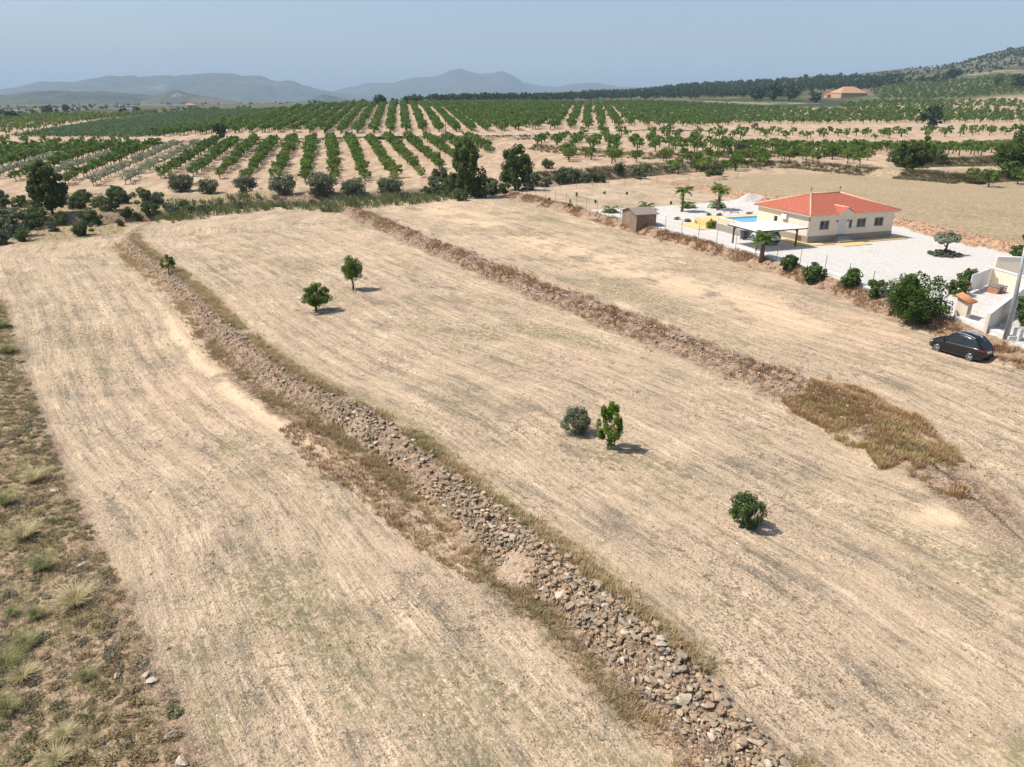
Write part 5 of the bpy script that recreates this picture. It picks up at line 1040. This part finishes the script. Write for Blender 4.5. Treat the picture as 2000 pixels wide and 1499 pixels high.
for i, (u, v, h, lab) in enumerate([(1192, 415, .35, 'young date palm left of the garden shed'), (1261, 409, .35, 'young date palm behind the garden shed'), (1342, 406, .35, 'young date palm beside the slim tall palm'), (1400, 406, .5, 'young date palm behind the thick trunked palm')]): palm(u, v, h, .15, 1.9, 26, lab, s_=10 + i, w_=.22, rise=.95, droop=.95)
for i, (u, v, s2, lab) in enumerate([(1322, 429, .8, 'leftmost'), (1343, 433, .95, 'second'), (1365, 437, 1., 'third and largest'), (1384, 421, .7, 'fourth, behind the deck,'), (1405, 422, .85, 'fifth, at the foot of the thick palm,'), (1464, 419, .9, 'rightmost, beside the sun loungers,')]): palm(u, v, .2, .12, .75 * s2, 30, f'{lab} low dark cycad by the pool deck', 'cycad', 20 + i, .25, .9, 1.0)
M_OL2 = M_OLE
def bush(u, v, R3, n, leaf, mat, label, name='oleander_bush', cat='bush', seed=0, flowers=None, clumps=40, xy=None):
    x, y, z = (xy[0], xy[1], g(*xy)) if xy else atz(u, v); e = empty(name, (x, y, z), 0, label, cat)
    for o in tree_proto(name, 300 + seed, n, R3, R3[2] * .92, leaf, .3, .05, mat, M_BARK, clumps=clumps, cr=.27, hollow=.2, bottom=-.98): o.parent = e
    if flowers:
        r = np.random.default_rng(seed); V, F = icos(1); d = r.normal(size=(26, 3)); d /= np.linalg.norm(d, axis=1)[:, None]; d[:, 2] = np.abs(d[:, 2]) * .9; Pq = d * np.array(R3) * 1.02 + np.array([0, 0, R3[2] * .92])
        Vv, Ff = scatter([(V, F)], Pq, np.full(26, .04), np.zeros(26)); fo = mesh_np('flower', Vv, None, flowers, e, F3=Ff); fo['kind'] = 'stuff'
    return e
M_PINK = plain('pink petals', (.62, .16, .22), .7)
for i, (u, v, s2, lab) in enumerate([(1541, 527, 1.0, 'first oleander bush right of the carport palm'), (1588, 552, 1.15, 'second oleander bush, overhanging the low white wall'), (1659, 561, 1.05, 'third oleander bush along the low white wall'), (1711, 581, .95, 'fourth oleander bush, next to the big round tree')]): bush(u, v, (.95 * s2, .9 * s2, .92 * s2), 1700, .13, M_OLE, lab, seed=i)
bush(1787, 634, (2.1, 2.1, 2.25), 7000, .11, M_CAR, 'big round dark green tree at the edge of the gravel yard', 'carob_tree', 'tree', 11, clumps=90)
bush(1752, 612, (1.5, 1.4, 1.9), 3200, .10, M_OLD, 'grey green olive leaning behind the left of the big round tree', 'olive_tree', 'tree', 12, clumps=50)
bush(1868, 577, (1.0, .95, .85), 2000, .12, M_OLE, 'front oleander with pale pink flowers beside the white gate', seed=13, flowers=M_PINK)
bush(1890, 560, (1.1, 1.0, .85), 2000, .12, M_OLE, 'rear oleander with pink flowers touching the white gate', seed=14, flowers=M_PINK)
bush(0, 0, (1.4, 1.3, 1.4), 3000, .12, M_OLE, 'large flowering oleander outside the gate wall at the right edge', seed=15, flowers=M_PINK, xy=(41.2, 54.6), clumps=60)
bush(1990, 505, (1.3, 1.2, .8), 1200, .13, M_OLE, 'green bush behind the tall cream wall at the right edge', seed=16)
bush(1388, 447, (.75, .7, .65), 1300, .09, leafmat('bright box leaves', (.14, .22, .03), (.22, .32, .05), .3), 'bright yellow green shrub at the corner of the pool terrace', 'box_shrub', seed=17)
x, y, z = atz(1844, 499); bt = empty('ornamental_tree', (x, y, z), 0, 'small cloud shaped tree rising from a lavender ring in the gravel yard', 'tree')
for o in tree_proto('ornamental_tree', 350, 2600, (1.3, 1.15, .72), 1.95, .12, .9, .13, M_OLV, M_BARK, clumps=34, cr=.34, hollow=.2, bottom=-.7): o.parent = bt
V, F, c = crown(351, 4200, (1.75, 1.6, .42), .09, clumps=120, cr=.18, hollow=.0, bottom=-.2)
o = mesh_np('lavender_ring', V + np.array([0, 0, .18]), F, leafmat('lavender leaves', (.085, .105, .06), (.16, .17, .12), .15)); o.location = (x, y, z); tag(o, 'round clipped ring of grey green lavender under the ornamental tree', 'lavender')
def saplings():
    for i, (u, v, s2) in enumerate([(1113, 406, 1.3), (1126, 384, .8), (1073, 392, .5), (1181, 380, .6), (1224, 381, .5), (1310, 400, .5), (1163, 397, .5), (1350, 372, .6)]):
        bush(u, v, (.38 * s2, .38 * s2, .6 * s2), 160, .12, M_ALM, f'{ORD[i + 1]} thin sapling in the fenced brown plot, {["biggest, near the yard corner","small, at the back left","tiny, at the far left","slim, left of the shed","staked, above the shed","staked, left of the slim palm","low, in the plot centre","at the back right"][i]}', 'sapling', 'tree', 30 + i, clumps=10)
saplings()
# loungers
for i, (u, v, lab) in enumerate([(1418, 417, 'grey sun lounger with flat back behind the pool'), (1431, 419, 'grey sun lounger with raised back behind the pool')]):
    x, y = un(u, v, VZ + .74); e = empty('sun_lounger', (x, y, VZ + .745), TH + 1.2, lab, 'lounger')
    mb = MB(); mb.box(-.3, .3, -.9, .35, .28, .34); mb.build('seat', M_GREY, e, bevel=.01); mb = MB(); a_ = .25 if i == 0 else 1.0
    M = Matrix.Translation((0, .35, .3)) @ Matrix.Rotation(a_, 4, 'X'); mb.box(-.3, .3, 0, .75, 0, .05, M); mb.build('backrest', M_GREY, e, bevel=.01)
    for lx in (-.26, .26):
        for ly in (-.8, .3): mb = MB(); mb.box(lx - .02, lx + .02, ly - .02, ly + .02, 0, .278); mb.build('leg', M_FRAME, e)
# ---------------------------------------------------------------- esparto clumps and small shrubs of the scrub strip
def espproto(seed, n=420, h=.85):
    V, F = tuft3(n, h, .2, .009, 1.15, seed); return V, F
M_ESP = grassmat('esparto grass', (.48, .43, .22), (.66, .56, .34), (.36, .35, .16)); M_ESG = grassmat('green esparto', (.26, .27, .11), (.36, .34, .16), (.20, .22, .09))
for i, (u, v, s2, m_, lab) in enumerate([(150,1180,1.15,M_ESP,'largest straw coloured grass clump in the bottom left scrub'),(72,1205,.7,M_ESG,'dark green clump left below the largest straw one'),(48,1050,1.1,M_ESP,'pale feathery grass clump near the left edge'),(68,940,1.0,M_ESP,'upper feathery grass clump beside the left track edge'),(12,985,.9,M_ESG,'green clump cut by the left edge below the upper feathery one'),(85,1110,.95,M_ESG,'grey green clump between the pale and the largest ones'),(50,1265,.8,M_ESG,'brown green clump below the dark green one at the left'),(12,1305,.9,M_ESG,'dark clump cut by the left edge in the lower scrub'),(170,1325,.55,M_ESG,'small bright green clump right of centre in the lower scrub'),(45,1325,.7,M_ESP,'small straw clump near the left edge in the lower scrub'),(15,1390,.7,M_ESG,'green clump at the left edge near the bottom corner'),(125,1440,.6,M_ESP,'pale thin clump close to the bottom edge'),(20,690,1.3,M_ESG,'dark bush like clump high on the left edge'),(5,640,1.2,M_ESG,'pale green clump at the left edge above the dark one'),(25,1200,.5,M_ESG,'tiny clump on the left edge beside the dark green one'),(110,1490,.7,M_ESP,'straw clump cut by the bottom edge')]):
    x, y, z = atz(u, v); V, F = espproto(500 + i); o = mesh_np('esparto_clump', V * np.array([.95, .95, .8]), None, m_, F3=F); o.location = (x, y, z - .03); o.scale = (s2, s2, s2); tag(o, lab, 'grass clump', 'esparto clumps in the scrub')
# ---------------------------------------------------------------- far buildings
def farhouse(u, v, w_, d_, h_, rz, wallm, roofm, label, hip=True, dist=None):
    x, y, z = atz(u, v)
    e = empty('farmhouse', (x, y, z), rz, label, 'house'); mb = MB(); mb.box(-w_/2, w_/2, -d_/2, d_/2, -1, h_); mb.build('wall', wallm, e); mb = MB(); o_ = .4
    if hip: mb.add([(-w_/2-o_,-d_/2-o_,h_+.01),(w_/2+o_,-d_/2-o_,h_+.01),(w_/2+o_,d_/2+o_,h_+.01),(-w_/2-o_,d_/2+o_,h_+.01),(-w_*.2,0,h_+d_*.27),(w_*.2,0,h_+d_*.27)], [(0,1,5,4),(1,2,5),(2,3,4,5),(3,0,4),(0,3,2,1)])
    else: mb.box(-w_/2-.1, w_/2+.1, -d_/2-.1, d_/2+.1, h_+.01, h_+.3)
    mb.build('roof', roofm, e)
    for k in range(max(2, int(w_ / 3.5))): xx = -w_/2 + (k + .7) * 3.2; f = MB(); f.box(xx, xx + 1.1, -d_/2 - .04, -d_/2 - .003, h_ * .4, h_ * .75); f.build('window', M_GLASS, e)
    return e
M_TAN = plain('old tile roof', (.42, .24, .14), .9, .2, 1); M_ROSE = plain('rose render', (.50, .33, .25), .9, .1, 1)
for a in [(1655,190,30,24,4.0,.15,M_ROSE,M_TAN,'large old farmhouse with wide orange tan tile roof by the pine wood'),(1622,191,12,7,2.8,.1,M_ROSE,plain('red tiles', (.45,.13,.08),.9),'low red roofed outbuilding left of the old farmhouse'),
          (664,196,13,10,7,.2,M_WHITE,M_TAN,'distant white two storey villa on the plain below the mountains'),(682,197,14,8,3.2,.1,M_WHITE,M_FASC,'low white annex right of the distant white villa',False),(30,223,13,8,3.2,.05,M_WHITE,M_WHITE,'white flat roofed shed near the left edge of the plain',False),
          (245,219,16,8,3,.1,M_WHITE,M_FASC,'white building in the middle of the distant hamlet',False),(350,213,20,8,3.4,.0,M_WHITE,M_FASC,'long white building right of the distant hamlet',False),(372,212,10,7,3,.3,M_ROSE,M_TAN,'small tan roofed house beside the long white building'),(573,199,10,8,3.5,.3,M_ROSE,M_TAN,'reddish house left of the distant white villa'),(1190,190,6,5,2.5,.1,M_WHITE,M_FASC,'tiny white hut at the edge of the pine wood',False)]:
    farhouse(*a)
for i, (u, v, h_, lab) in enumerate([(690, 284, 7.5, 'thin dark pole by the track above the middle orchard'), (871, 269, 7.5, 'thin dark pole by the track right of the central rows'), (418, 292, 7, 'thin pole by the track above the olive rows'), (205, 288, 6, 'short pole by the track at the hedged field'), (1545, 256, 6, 'thin pole by the track right of the red car')]):
    x, y, z = atz(u, v); e = empty('wooden_pole', (x, y, z), 0, lab, 'pole', 'poles along the track'); mb = MB(); mb.tube([(0, 0, -.3), (0, 0, h_)], [.13, .09], 7); mb.build('shaft', M_WOODB, e); mb = MB(); mb.box(-.6, .6, -.05, .05, h_ - .7, h_ - .58); mb.build('crossarm', M_WOODB, e)
